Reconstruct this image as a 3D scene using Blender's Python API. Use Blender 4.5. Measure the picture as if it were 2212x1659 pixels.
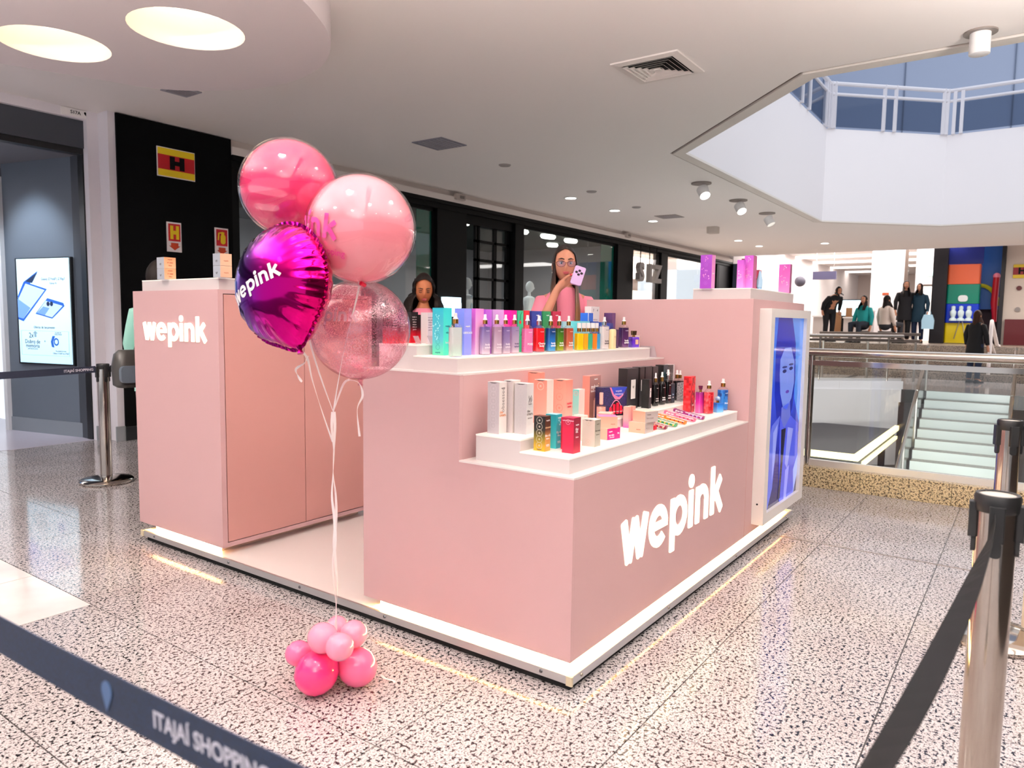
EXPOSURE=0.10; WORLD=1.1; ATRIUM=190; WELL=1.9; FARLED=3.2; DLE=9.0; SPOTP=150; LEDE=60.0; RISE=.14; FARP=900; LOWP=250
KEYS=((-3.4,3.4,35),(-3.4,1.2,35),(-3.4,-1.0,35),(-3.4,-3.2,25),(-1.3,.6,40),(-1.3,-1.2,35),(-1.3,-3.4,20),(-1.3,-5.6,20),(.8,-.9,25),(.8,-3.2,12),(2.6,-1.5,25),(2.6,-3.6,12),(-1.7,6.1,260),(-5.2,4.6,150))
UPS=((-2.6,2.6,1.2),(-1.2,-.6,.9),(1.6,-2.6,.4),(-4.5,-2.5,.8)); UPP=410
import bpy, bmesh, math, random
from mathutils import Vector, Matrix
random.seed(7)
for o in list(bpy.data.objects): bpy.data.objects.remove(o)
S=bpy.context.scene; COL=S.collection
PI=math.pi
# ------------------------------------------------------------------ camera
cam=bpy.data.cameras.new('camera'); co=bpy.data.objects.new('camera',cam); COL.objects.link(co)
cam.sensor_width=36.0; cam.lens=1568.49/2212*36.0; cam.clip_start=.05; cam.clip_end=200
yaw,pitch,roll=math.radians(35.524),math.radians(-5.0267),math.radians(0.783)
fw=Vector((math.cos(pitch)*math.cos(yaw),math.cos(pitch)*math.sin(yaw),math.sin(pitch)))
rt=Vector((math.sin(yaw),-math.cos(yaw),0)); up=rt.cross(fw)
r2=rt*math.cos(roll)+up*math.sin(roll); u2=-rt*math.sin(roll)+up*math.cos(roll)
M=Matrix((r2,u2,-fw)).transposed().to_4x4(); M.translation=(-2.3758,-1.3977,1.45)
co.matrix_world=M; S.camera=co
cam.dof.use_dof=True; cam.dof.focus_distance=4.1; cam.dof.aperture_fstop=4.0
# ------------------------------------------------------------------ world, exposure
S.view_settings.view_transform='Standard'; S.view_settings.look='None'
S.view_settings.gamma=1.0; S.view_settings.use_curve_mapping=False; S.view_settings.exposure=EXPOSURE
W=bpy.data.worlds.new('mall_light'); S.world=W; W.use_nodes=True
bg=W.node_tree.nodes['Background']; bg.inputs[0].default_value=(.90,.955,1.05,1); bg.inputs[1].default_value=WORLD
def area(name,loc,sx,sy,power,col=(1,.96,.92),rot=(0,0,0)):
    l=bpy.data.lights.new(name,'AREA'); l.shape='RECTANGLE'; l.size=sx; l.size_y=sy; l.energy=power; l.color=col
    o=bpy.data.objects.new(name,l); o.location=loc; o.rotation_euler=rot; COL.objects.link(o); return o
def spot(name,loc,power,angle=110,col=(1,.93,.86),rot=(0,0,0),blend=.6,rad=.05):
    l=bpy.data.lights.new(name,'SPOT'); l.energy=power; l.color=col; l.spot_size=math.radians(angle); l.spot_blend=blend; l.shadow_soft_size=rad
    o=bpy.data.objects.new(name,l); o.location=loc; o.rotation_euler=rot; COL.objects.link(o); return o
area('atrium_fill',(10.7,-4,9.3),11,11,ATRIUM,(.93,.96,1))  # added area light over the open well; no skylight is modelled
# ------------------------------------------------------------------ materials
def lin(h):
    h=h.lstrip('#'); c=[int(h[i:i+2],16)/255 for i in (0,2,4)]
    return tuple(x/12.92 if x<=.04045 else ((x+.055)/1.055)**2.4 for x in c)+(1,)
_m={}
def mat(col,rough=.5,metal=0.,emit=0.,spec=.5,coat=0.,alpha=1.,trans=0.,ior=1.45,sss=0.):
    k=(col,rough,metal,emit,spec,coat,alpha,trans,ior,sss)
    if k in _m: return _m[k]
    m=bpy.data.materials.new('m_'+col.strip('#')); m.use_nodes=True; b=m.node_tree.nodes['Principled BSDF']
    b.inputs['Base Color'].default_value=lin(col); b.inputs['Roughness'].default_value=rough; b.inputs['Metallic'].default_value=metal
    b.inputs['Specular IOR Level'].default_value=spec; b.inputs['Coat Weight'].default_value=coat; b.inputs['Coat Roughness'].default_value=.03
    b.inputs['Alpha'].default_value=alpha; b.inputs['Transmission Weight'].default_value=trans; b.inputs['IOR'].default_value=ior
    if emit: b.inputs['Emission Color'].default_value=lin(col); b.inputs['Emission Strength'].default_value=emit
    if sss: b.inputs['Subsurface Weight'].default_value=sss; b.inputs['Subsurface Radius'].default_value=(.02,.008,.005)
    _m[k]=m; return m
def N(m,t,**k):
    n=m.node_tree.nodes.new(t)
    for a,v in k.items(): setattr(n,a,v)
    return n
def ramp(m,stops,interp='LINEAR'):
    r=N(m,'ShaderNodeValToRGB'); r.color_ramp.interpolation=interp; e=r.color_ramp.elements
    while len(e)>1: e.remove(e[0])
    e[0].position=stops[0][0]; e[0].color=lin(stops[0][1])
    for p,c in stops[1:]:
        x=e.new(p); x.color=lin(c)
    return r
def grad(stops,rough=.4,axis=2,metal=0.,emit=0.,spec=.5,coat=0.):
    """printed colour run along one axis of the object's bounding box"""
    k=('g',tuple(stops),rough,axis,metal,emit,coat)
    if k in _m: return _m[k]
    m=bpy.data.materials.new('print_run'); m.use_nodes=True; l=m.node_tree.links; b=m.node_tree.nodes['Principled BSDF']
    t=N(m,'ShaderNodeTexCoord'); s=N(m,'ShaderNodeSeparateXYZ'); l.new(t.outputs['Generated'],s.inputs[0])
    r=ramp(m,stops); l.new(s.outputs[axis],r.inputs[0]); l.new(r.outputs[0],b.inputs['Base Color'])
    b.inputs['Roughness'].default_value=rough; b.inputs['Metallic'].default_value=metal; b.inputs['Coat Weight'].default_value=coat
    if emit: l.new(r.outputs[0],b.inputs['Emission Color']); b.inputs['Emission Strength'].default_value=emit
    _m[k]=m; return m
def stripes(c1,c2,scale=60,rot=(0,.6,0),rough=.35):
    k=('s',c1,c2,scale,rot)
    if k in _m: return _m[k]
    m=bpy.data.materials.new('print_stripes'); m.use_nodes=True; l=m.node_tree.links; b=m.node_tree.nodes['Principled BSDF']
    t=N(m,'ShaderNodeTexCoord'); mp=N(m,'ShaderNodeMapping'); mp.inputs['Rotation'].default_value=rot
    w=N(m,'ShaderNodeTexWave',wave_type='BANDS',bands_direction='Z'); w.inputs['Scale'].default_value=scale
    l.new(t.outputs['Object'],mp.inputs[0]); l.new(mp.outputs[0],w.inputs[0]); r=ramp(m,[(0,c1),(.5,c2)],'CONSTANT'); l.new(w.outputs[1],r.inputs[0]); l.new(r.outputs[0],b.inputs['Base Color'])
    b.inputs['Roughness'].default_value=rough; _m[k]=m; return m
def patches(c,scale=60,rough=.3,feature='checks',bump=0):
    k=('p',tuple(c),scale,feature,rough)
    if k in _m: return _m[k]
    m=bpy.data.materials.new('print_patches'); m.use_nodes=True; l=m.node_tree.links; b=m.node_tree.nodes['Principled BSDF']
    t=N(m,'ShaderNodeTexCoord')
    if feature=='checks':
        v=N(m,'ShaderNodeTexVoronoi',distance='CHEBYCHEV'); v.inputs['Scale'].default_value=scale; v.inputs['Randomness'].default_value=.35; o=v.outputs['Color']
    else:
        v=N(m,'ShaderNodeTexNoise'); v.inputs['Scale'].default_value=scale; v.inputs['Detail'].default_value=3; o=v.outputs[0]
    l.new(t.outputs['Object'],v.inputs[0]); r=ramp(m,[(i/len(c) if feature=='checks' else .36+.28*i/len(c),x) for i,x in enumerate(c)],'CONSTANT' if feature=='checks' else 'LINEAR')
    l.new(o,r.inputs[0]); l.new(r.outputs[0],b.inputs['Base Color']); b.inputs['Roughness'].default_value=rough
    _m[k]=m; return m
def granite(name,base,dark,mid,rough,scale=1.0,bias=0.):
    m=bpy.data.materials.new(name); m.use_nodes=True; l=m.node_tree.links; b=m.node_tree.nodes['Principled BSDF']
    g=N(m,'ShaderNodeNewGeometry')
    n1=N(m,'ShaderNodeTexNoise'); n1.inputs['Scale'].default_value=62*scale; n1.inputs['Detail'].default_value=2.5; n1.inputs['Roughness'].default_value=.55
    n2=N(m,'ShaderNodeTexNoise'); n2.inputs['Scale'].default_value=130*scale; n2.inputs['Detail'].default_value=2
    n3=N(m,'ShaderNodeTexNoise'); n3.inputs['Scale'].default_value=2.2
    for n in (n1,n2,n3): l.new(g.outputs['Position'],n.inputs[0])
    r1=ramp(m,[(.405+bias,dark),(.435+bias,mid),(.465+bias,base)]); l.new(n1.outputs[0],r1.inputs[0])
    r2=ramp(m,[(.38,'#77706f'),(.5,'#ffffff')]); l.new(n2.outputs[0],r2.inputs[0])
    r3=ramp(m,[(.3,'#eae4e2'),(.7,'#ffffff')]); l.new(n3.outputs[0],r3.inputs[0])
    x=N(m,'ShaderNodeMixRGB',blend_type='MULTIPLY'); x.inputs[0].default_value=.75; l.new(r1.outputs[0],x.inputs[1]); l.new(r2.outputs[0],x.inputs[2])
    y=N(m,'ShaderNodeMixRGB',blend_type='MULTIPLY'); y.inputs[0].default_value=1; l.new(x.outputs[0],y.inputs[1]); l.new(r3.outputs[0],y.inputs[2])
    l.new(y.outputs[0],b.inputs['Base Color']); b.inputs['Roughness'].default_value=rough; b.inputs['Specular IOR Level'].default_value=.6
    return m
def cloudy(name,c1,c2,scale,rough,detail=4):
    m=bpy.data.materials.new(name); m.use_nodes=True; l=m.node_tree.links; b=m.node_tree.nodes['Principled BSDF']
    g=N(m,'ShaderNodeNewGeometry'); n=N(m,'ShaderNodeTexNoise'); n.inputs['Scale'].default_value=scale; n.inputs['Detail'].default_value=detail
    l.new(g.outputs['Position'],n.inputs[0]); r=ramp(m,[(.35,c1),(.65,c2)]); l.new(n.outputs[0],r.inputs[0]); l.new(r.outputs[0],b.inputs['Base Color'])
    b.inputs['Roughness'].default_value=rough; return m
def film(name,tint,gloss=.12,rough=.02,body=None,bodyw=0.,edge=1.5):
    """thin clear sheet: see-through with a fresnel gloss, optionally tinted or partly filled"""
    m=bpy.data.materials.new(name); m.use_nodes=True; nt=m.node_tree; l=nt.links; nt.nodes.remove(nt.nodes['Principled BSDF']); out=nt.nodes['Material Output']
    t=N(m,'ShaderNodeBsdfTransparent'); t.inputs[0].default_value=lin(tint); g=N(m,'ShaderNodeBsdfGlossy'); g.inputs['Roughness'].default_value=rough
    lw=N(m,'ShaderNodeLayerWeight'); lw.inputs['Blend'].default_value=.5; pw=N(m,'ShaderNodeMath',operation='POWER'); pw.inputs[1].default_value=4.2; l.new(lw.outputs['Facing'],pw.inputs[0])
    mx=N(m,'ShaderNodeMixShader'); a=t.outputs[0]
    if body:
        d=N(m,'ShaderNodeBsdfDiffuse'); d.inputs[0].default_value=lin(body); m2=N(m,'ShaderNodeMixShader'); m2.inputs[0].default_value=bodyw; l.new(t.outputs[0],m2.inputs[1]); l.new(d.outputs[0],m2.inputs[2]); a=m2.outputs[0]
    mm=N(m,'ShaderNodeMath',operation='MULTIPLY_ADD'); mm.inputs[1].default_value=.75; mm.inputs[2].default_value=gloss*.12; l.new(pw.outputs[0],mm.inputs[0])
    l.new(mm.outputs[0],mx.inputs[0]); l.new(a,mx.inputs[1]); l.new(g.outputs[0],mx.inputs[2]); l.new(mx.outputs[0],out.inputs[0])
    return m
# ------------------------------------------------------------------ mesh builder
class MB:
    def __init__(s): s.v=[]; s.f=[]; s.mi=[]
    def add(s,v,f,mi=0):
        n=len(s.v); s.v+=[tuple(x) for x in v]; s.f+=[tuple(i+n for i in q) for q in f]; s.mi+=[mi]*len(f); return s
    def box(s,a,b,mi=0,faces=None):
        x0,y0,z0=a; x1,y1,z1=b
        v=[(x0,y0,z0),(x1,y0,z0),(x1,y1,z0),(x0,y1,z0),(x0,y0,z1),(x1,y0,z1),(x1,y1,z1),(x0,y1,z1)]
        f=[(3,2,1,0),(4,5,6,7),(0,1,5,4),(1,2,6,5),(2,3,7,6),(3,0,4,7)]   # bottom top -Y +X +Y -X
        n=len(s.v); s.v+=v; s.f+=[tuple(i+n for i in q) for q in f]; s.mi+=faces if faces else [mi]*6; return s
    def rbox(s,a,b,r,mi=0,seg=3,axis=2):
        """box with its edges along one axis rounded"""
        o=[0,1,2]; o.remove(axis); i,j=o
        x0,x1,y0,y1=a[i],b[i],a[j],b[j]; r=min(r,(x1-x0)/2-1e-5,(y1-y0)/2-1e-5); p=[]
        for cx,cy,t in ((x1-r,y1-r,0),(x0+r,y1-r,1),(x0+r,y0+r,2),(x1-r,y0+r,3)):
            for k in range(seg+1):
                w=PI/2*(t+k/seg); p.append((cx+r*math.cos(w),cy+r*math.sin(w)))
        return s.prism(p,a[axis],b[axis],axis,mi)
    def prism(s,p,z0,z1,axis=2,mi=0):
        def P(q,z):
            if axis==2: return (q[0],q[1],z)
            if axis==1: return (q[0],z,q[1])
            return (z,q[0],q[1])
        n=len(p); v=[P(q,z0) for q in p]+[P(q,z1) for q in p]
        f=[(k,(k+1)%n,(k+1)%n+n,k+n) for k in range(n)]+[tuple(range(n-1,-1,-1)),tuple(range(n,2*n))]
        return s.add(v,f,mi)
    def loft(s,rings,mi=0,cap=True,closed=True):
        n=len(rings[0]); v=[q for r in rings for q in r]; f=[]
        for k in range(len(rings)-1):
            for i in range(n if closed else n-1): f.append((k*n+i,k*n+(i+1)%n,(k+1)*n+(i+1)%n,(k+1)*n+i))
        if cap and closed: f.append(tuple(range(n-1,-1,-1))); f.append(tuple(range((len(rings)-1)*n,len(rings)*n)))
        return s.add(v,f,mi)
    def lathe(s,prof,c=(0,0,0),n=20,mi=0,sx=1,sy=1,pw=2.0,cap=True):
        R=[]
        for r,z in prof:
            q=[]
            for k in range(n):
                w=2*PI*k/n; cx,sy_=math.cos(w),math.sin(w)
                if pw!=2: e=2/pw; cx=math.copysign(abs(cx)**e,cx); sy_=math.copysign(abs(sy_)**e,sy_)
                q.append((c[0]+r*sx*cx,c[1]+r*sy*sy_,c[2]+z))
            R.append(q)
        return s.loft(R,mi,cap)
    def tube(s,path,r,n=8,mi=0,flat=1.0):
        P=[Vector(p) for p in path]; R=[]; u=None
        for i,p in enumerate(P):
            t=(P[min(i+1,len(P)-1)]-P[max(i-1,0)]).normalized()
            if u is None: u=t.orthogonal().normalized()
            u=(u-t*u.dot(t)); u=u.normalized() if u.length>1e-6 else t.orthogonal().normalized(); w=t.cross(u)
            rr=r[i] if isinstance(r,(list,tuple)) else r
            R.append([p+u*rr*math.cos(2*PI*k/n)+w*rr*flat*math.sin(2*PI*k/n) for k in range(n)])
        return s.loft(R,mi)
    def sphere(s,c,r,n=16,m=10,mi=0):
        rx,ry,rz=r if isinstance(r,(tuple,list)) else (r,r,r); R=[]
        for j in range(m+1):
            t=PI*max(.004,min(.996,j/m)); R.append([(c[0]+rx*math.sin(t)*math.cos(2*PI*k/n),c[1]+ry*math.sin(t)*math.sin(2*PI*k/n),c[2]-rz*math.cos(t)) for k in range(n)])
        return s.loft(R,mi)
    def xf(s,M,start=0):
        for i in range(start,len(s.v)): s.v[i]=tuple(M@Vector(s.v[i]))
        return s
def wloc(o):
    v=Vector((0,0,0))
    while o: v+=Vector(o.location); o=o.parent
    return v
def mk(name,mb,mats,parent=None,local=False,smooth=False,loc=None,bevel=0):
    """one mesh object; vertices are in world metres unless local"""
    me=bpy.data.meshes.new(name); off=Vector((0,0,0))
    if parent is not None and not local: off=wloc(parent)
    elif loc is not None: off=Vector(loc)
    me.from_pydata([tuple(Vector(v)-off) for v in mb.v],[],mb.f)
    for x in (mats if isinstance(mats,(list,tuple)) else [mats]): me.materials.append(x)
    me.polygons.foreach_set('material_index',mb.mi)
    if smooth: me.polygons.foreach_set('use_smooth',[True]*len(me.polygons))
    bm=bmesh.new(); bm.from_mesh(me); bmesh.ops.recalc_face_normals(bm,faces=bm.faces); bm.to_mesh(me); bm.free(); me.update()
    o=bpy.data.objects.new(name,me); COL.objects.link(o)
    if parent is not None: o.parent=parent
    elif loc is not None: o.location=loc
    if bevel:
        b=o.modifiers.new('soft','BEVEL'); b.width=bevel; b.segments=2; b.limit_method='ANGLE'
    if smooth and smooth!='full':
        try: me.shade_auto_smooth if False else None
        except Exception: pass
        w=o.modifiers.new('sharp','EDGE_SPLIT'); w.split_angle=math.radians(40)
    return o
def tag(o,label,cat=None,group=None):
    o['label']=label
    if cat: o['category']=cat
    if group: o['group']=group
    return o
def thing(name,label,cat,loc=(0,0,0),rz=0,group=None):
    o=bpy.data.objects.new(name,None); COL.objects.link(o); o.location=loc; o.rotation_euler=(0,0,rz); o.empty_display_size=.05
    return tag(o,label,cat,group)
def struct(o): o['kind']='structure'; return o
def copy_tree(o,parent=None):
    c=o.copy(); COL.objects.link(c)
    if parent: c.parent=parent
    for ch in list(o.children): copy_tree(ch,c)
    return c
_tx={}
def text_me(s,size,ext=0.0006,bold=0.0):
    k=(s,round(size,5),ext,bold)
    if k in _tx: return _tx[k]
    c=bpy.data.curves.new('t','FONT'); c.body=s; c.size=size; c.align_x='CENTER'; c.align_y='CENTER'; c.extrude=ext; c.offset=bold; c.resolution_u=3
    o=bpy.data.objects.new('t',c); COL.objects.link(o); dg=bpy.context.evaluated_depsgraph_get()
    me=bpy.data.meshes.new_from_object(o.evaluated_get(dg)); v=[tuple(q.co) for q in me.vertices]; f=[tuple(p.vertices) for p in me.polygons]
    bpy.data.objects.remove(o); bpy.data.curves.remove(c); bpy.data.meshes.remove(me); _tx[k]=(v,f); return v,f
def frame(o,x,y):
    x=Vector(x).normalized(); y=Vector(y); y=(y-x*y.dot(x)).normalized(); z=x.cross(y)
    M=Matrix((x,y,z)).transposed().to_4x4(); M.translation=o; return M
def put_text(mb,s,size,o,x,y,mi=0,ext=.0006,bold=0.):
    v,f=text_me(s,size,ext,bold); M=frame(o,x,y); mb.add([tuple(M@Vector(q)) for q in v],f,mi)
def ring2(r0,r1,n=20):
    v=[];f=[]
    for k in range(n):
        w=2*PI*k/n; v+=[(r0*math.cos(w),r0*math.sin(w),0),(r1*math.cos(w),r1*math.sin(w),0)]
    for k in range(n): a=2*k; b=2*((k+1)%n); f.append((a,a+1,b+1,b))
    return v,f
# wepink-style rounded lettering: strokes in units of metres at x-height .200
def stroke(mb,a,b,t,z0,z1):
    a=Vector(a);b=Vector(b); d=(b-a); L_=d.length; d/=L_; n=Vector((-d.y,d.x))*t/2; r=t*.12
    c=[a-n+d*r,a-n*.76,a+n*.76,a+n+d*r,b+n-d*r,b+n*.76,b-n*.76,b-n-d*r]
    mb.prism([(p.x,p.y) for p in reversed(c)],z0,z1)
def arcband(mb,c,rx,ry,t,a0,a1,z0,z1,n=22,tx=None):
    tx=tx or t; o=[];i=[]
    for k in range(n+1):
        w=math.radians(a0+(a1-a0)*k/n); o.append((c[0]+rx*math.cos(w),c[1]+ry*math.sin(w))); i.append((c[0]+(rx-tx)*math.cos(w),c[1]+(ry-t)*math.sin(w)))
    for k in range(n): mb.prism([o[k],o[k+1],i[k+1],i[k]],z0,z1)
def logo_letters(e=.006):
    t=.058; L={}
    m=MB(); [stroke(m,a,b,t*.98,0,e) for a,b in (((.029,.200),(.083,.0)),((.083,0.),(.139,.196)),((.139,.196),(.195,0.)),((.195,0.),(.252,.200)))]; L['w']=m
    m=MB(); arcband(m,(.393,.100),.106,.104,t*.93,0,318,0,e); m.box((.31,.083,0),(.497,.122,e)); L['e']=m
    m=MB(); arcband(m,(.641,.100),.104,.104,t*.93,0,360,0,e); m.rbox((.533,-.070,0),(.590,.200,e),.007); L['p']=m
    m=MB(); m.rbox((.768,0,0),(.826,.200,e),.007); m.lathe([(.036,0),(.036,e)],(.797,.247,0),24); L['i']=m
    m=MB(); m.rbox((.863,0,0),(.920,.200,e),.007); arcband(m,(.953,.112),.094,.092,t*.93,0,150,0,e); m.rbox((.990,0,0),(1.047,.115,e),.007); L['n']=m
    m=MB(); m.rbox((1.082,0,0),(1.139,.273,e),.007); stroke(m,(1.125,.088),(1.240,.198),t*.95,0,e); stroke(m,(1.165,.118),(1.258,.002),t*.98,0,e); L['k']=m
    return L
LOGO=logo_letters()
def put_logo(parent,o,x,y,s,m,name='letter',depth=1.0,single=False,bend=None):
    M=frame(o,x,y)
    big=MB()
    for k in 'wepink':
        q=MB(); src=LOGO[k]
        vs=[Vector((v[0]*s,v[1]*s,v[2]*depth)) for v in src.v]
        if bend: vs=[bend(v) for v in vs]
        q.add([tuple(M@v) for v in vs],src.f)
        if single: big.add(q.v,q.f)
        else: mk(name,q,m,parent)
    if single: return mk(name,big,m,parent)
# ================================================================== SETTING
GRAN=granite('granite_floor','#d2cccd','#0a090d','#6f686b',.085,1.3,-.010)
GRAN2=granite('granite_curb','#e0cda4','#54432a','#a48c60',.3,1.15,.012)
MARB=cloudy('marble_tile','#d9d2d0','#efe9e6',2.5,.12,6)
CEIL=mat('#faf3ee',.9); WHITEP=mat('#f1efee',.6); FASC=mat('#efeaec',.75)
DARK=mat('#060607',.55,spec=.2); BLACKW=mat('#050506',.8,spec=.12); CHAR=mat('#3d4149',.55); CHAR2=mat('#4a4d53',.6)
CHROME=mat('#b9afa6',.10,1.0); STEEL=mat('#c9c4bd',.28,1.0); GOLD=mat('#c79a4e',.22,1.0); BLKPL=mat('#101113',.45)
GLASS=film('clear_glass','#fbfdfc',.3); GREENGL=film('green_edge_glass','#2f8f7c',.3,.03,'#1d7f6d',.55)
OCT=[(4.60,.45),(6.93,2.70),(14.78,2.70),(16.9,.5),(16.95,-6.5),(14.78,-8.7),(6.93,-8.7),(4.60,-6.5)]
def off(P,d):
    """octagon moved inward by d"""
    n=len(P); cx=sum(p[0] for p in P)/n; cy=sum(p[1] for p in P)/n; out=[]
    for i in range(n):
        a,b,c=Vector(P[i-1]),Vector(P[i]),Vector(P[(i+1)%n]); e1=(b-a).normalized(); e2=(c-b).normalized()
        n1=Vector((e1.y,-e1.x)); n2=Vector((e2.y,-e2.x)); ctr=Vector((cx,cy))
        if n1.dot(ctr-b)<0: n1=-n1
        if n2.dot(ctr-b)<0: n2=-n2
        k=(n1+n2); k=k/(k.length_squared/2) if k.length>1e-6 else n1
        out.append(tuple(b+k*d))
    return out
def plate(name,outer,holes,z0,z1,m,parent=None):
    bm=bmesh.new()
    def loop(P):
        vs=[bm.verts.new((p[0],p[1],z0)) for p in P]; return [bm.edges.new((vs[i],vs[(i+1)%len(vs)])) for i in range(len(vs))]
    E=loop(outer)
    for h in holes: E+=loop(h)
    bmesh.ops.triangle_fill(bm,edges=E,use_beauty=True)
    r=bmesh.ops.extrude_face_region(bm,geom=bm.faces[:]); vs=[q for q in r['geom'] if isinstance(q,bmesh.types.BMVert)]
    bmesh.ops.translate(bm,verts=vs,vec=(0,0,z1-z0)); bmesh.ops.recalc_face_normals(bm,faces=bm.faces)
    me=bpy.data.meshes.new(name); bm.to_mesh(me); bm.free(); me.materials.append(m)
    o=bpy.data.objects.new(name,me); COL.objects.link(o)
    if parent: o.parent=parent
    return o
def bandring(mb,P,Q,z0,z1):
    n=len(P)
    for i in range(n):
        j=(i+1)%n; mb.add([(P[i][0],P[i][1],z0),(P[j][0],P[j][1],z0),(Q[j][0],Q[j][1],z0),(Q[i][0],Q[i][1],z0),(P[i][0],P[i][1],z1),(P[j][0],P[j][1],z1),(Q[j][0],Q[j][1],z1),(Q[i][0],Q[i][1],z1)],[(0,1,2,3),(4,7,6,5),(0,4,5,1),(3,2,6,7)])
# floor: dark joint bed with every near tile laid on it
FHOLE=[(4.58,.30),(6.93,2.66),(14.9,2.66),(16.25,1.0),(16.25,-6.5),(14.78,-8.7),(6.93,-8.7),(4.58,-6.5)]
floor=struct(plate('floor',[(-9,-10.2),(21.7,-10.2),(21.7,9.0),(-9,9.0)],[FHOLE],-.3,-.004,cloudy('floor_bed','#2b2826','#383331',3,.3)))
T=.674; tm={}
def tile_mesh(w,d,m):
    k=(round(w,3),round(d,3),m.name)
    if k not in tm:
        g=.0026; b=MB(); b.box((g,g,-.02),(w-g,d-g,0)); me=bpy.data.meshes.new('tile'); me.from_pydata(b.v,[],b.f); me.materials.append(m); tm[k]=me
    return tm[k]
for i in range(-5,8):
    for j in range(-3,13):
        x0=-.72+T*i; y0=-1.012+T*j; w=min(T,4.398-x0); d=min(T,7.375-y0)
        if w<.03 or d<.03: continue
        white=(i==-1 and j in (5,6)) or (i==-3 and j in (5,6))
        o=bpy.data.objects.new('tile',tile_mesh(w,d,MARB if white else GRAN)); o.location=(x0,y0,0); COL.objects.link(o); o.parent=floor
far=MB(); far.box((4.4,2.75,-.003),(21.7,7.1,0)); far.box((16.3,-9,-.003),(21.6,2.6,0)); mk('paving',far,GRAN,floor)
m=MB(); m.box((2.647,-1.2,-.003),(2.667,.0,.0012)); mk('joint_strip',m,mat('#8d7f78',.3,.6),floor)
# ceiling with the octagonal well
ceil=struct(plate('ceiling',[(-9,-10.2),(22.0,-10.2),(22.0,9.0),(-9,9.0)],[OCT],3.7,3.95,CEIL))
mb=MB(); bandring(mb,off(OCT,.035),off(OCT,.19),3.69,3.72); mb2=MB(); bandring(mb2,off(OCT,.0),off(OCT,.05),3.715,3.9)
tr=struct(mk('trim_1',mb,mat('#e6ded6',.6))); mk('shadow_gap',mb2,mat('#7c6a5d',.8),tr)
IN=off(OCT,.19); mb=MB(); bandring(mb,IN,off(OCT,.05),3.72,5.68); struct(mk('wall_atrium',mb,FASC))
struct(plate('floor_upper',[(-9,-10.2),(24,-10.2),(24,9.0),(-9,9.0)],[off(OCT,.10)],5.60,5.70,FASC))
m=MB(); m.box((21.5,-12,5.7),(21.8,10,12.5)); m.box((-2,5.2,5.7),(21.5,5.5,12.5)); struct(mk('wall_upper',m,mat('#aab4c8',.7)))
for y in (4.2,2.0,-.6,-3.2):
    m=MB(); m.box((21.47,y,5.7),(21.5,y+.03,12.4)); mk('panel_joint',m,mat('#717b8f',.7),bpy.data.objects['wall_upper'])
# upper guard rail: paired posts, top rail and mid rail
UR=mat('#d9d6dc',.45)
rail=thing('guard_rail','white metal guard rail of paired posts on the upper floor edge','railing',(15,2.6,5.7))
P=off(OCT,.22)
def along(a,b,t): return (a[0]+(b[0]-a[0])*t,a[1]+(b[1]-a[1])*t)
segs=[(P[1],P[2]),(P[2],P[3]),(P[3],P[4])]
for a,b in segs:
    for z,r in ((6.62,.045),(6.40,.035)):
        m=MB(); m.tube([(a[0],a[1],z),(b[0],b[1],z)],r,8); mk('rail',m,UR,rail,smooth=True)
    n=2 if (a,b)==segs[1] else 4
    for k in range(n+1):
        for dt in (-.045,.045):
            t=min(.985,max(.015,k/n+dt*(1 if n==4 else 1.3)*.8)); q=along(a,b,t); m=MB(); m.box((q[0]-.035,q[1]-.035,5.68),(q[0]+.035,q[1]+.035,6.66)); mk('post',m,UR,rail)
    q0,q1=along(a,b,.02),along(a,b,.98); m=MB(); m.prism([(q0[0],q0[1]),(q1[0],q1[1]),(q1[0]+.02,q1[1]+.02),(q0[0]+.02,q0[1]+.02)],5.72,6.36); mk('infill_pane',m,film('grey_pane','#b9c2cf',.2),rail)
# lowered ceiling raft with lit round wells
pts=[(.125,5.49),(.634,5.28),(1.189,5.037),(1.533,4.603),(1.696,4.141),(1.699,3.715),(1.574,3.284),(1.356,2.954),(1.165,2.763),(.965,2.624),(.731,2.492),(.3,2.33),(-.35,2.25),(-1.05,2.55),(-1.6,3.2),(-1.85,4.1),(-1.6,5.0),(-1.05,5.55),(-.4,5.65)]
def smooth_loop(p,k=4):
    n=len(p); o=[]
    for i in range(n):
        a,b,c,d=[Vector(p[(i+q)%n]) for q in (-1,0,1,2)]
        for s in range(k):
            t=s/k; o.append(tuple(.5*((2*b)+(c-a)*t+(2*a-5*b+4*c-d)*t*t+(3*b-a-3*c+d)*t**3)))
    return o
RAFT=mat('#e4d8d8',.85); wells=[((.593,3.573),.385),((.193,4.675),.375),((-.75,3.35),.38),((-1.05,4.45),.38)]
def circ(c,r,n=36): return [(c[0]+r*math.cos(2*PI*k/n),c[1]+r*math.sin(2*PI*k/n)) for k in range(n)]
raft=tag(plate('ceiling_raft',smooth_loop(pts),[circ(c,r) for c,r in wells],3.45,3.705,RAFT),'white rounded ceiling raft with round lit wells, hanging at upper left','ceiling raft')
for c,r in wells:
    m=MB(); n=36; m.loft([[(x,y,3.452) for x,y in circ(c,r-.001)],[(x,y,3.695) for x,y in circ(c,r-.001)]],cap=False); w=mk('light_well',m,mat('#fff4e4',.8),raft,smooth=True)
    m=MB(); m.lathe([(r-.002,0),(r-.002,.01)],(c[0],c[1],3.685),36); mk('glow_disc',m,mat('#fff0dc',.6,emit=WELL),raft)
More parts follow.
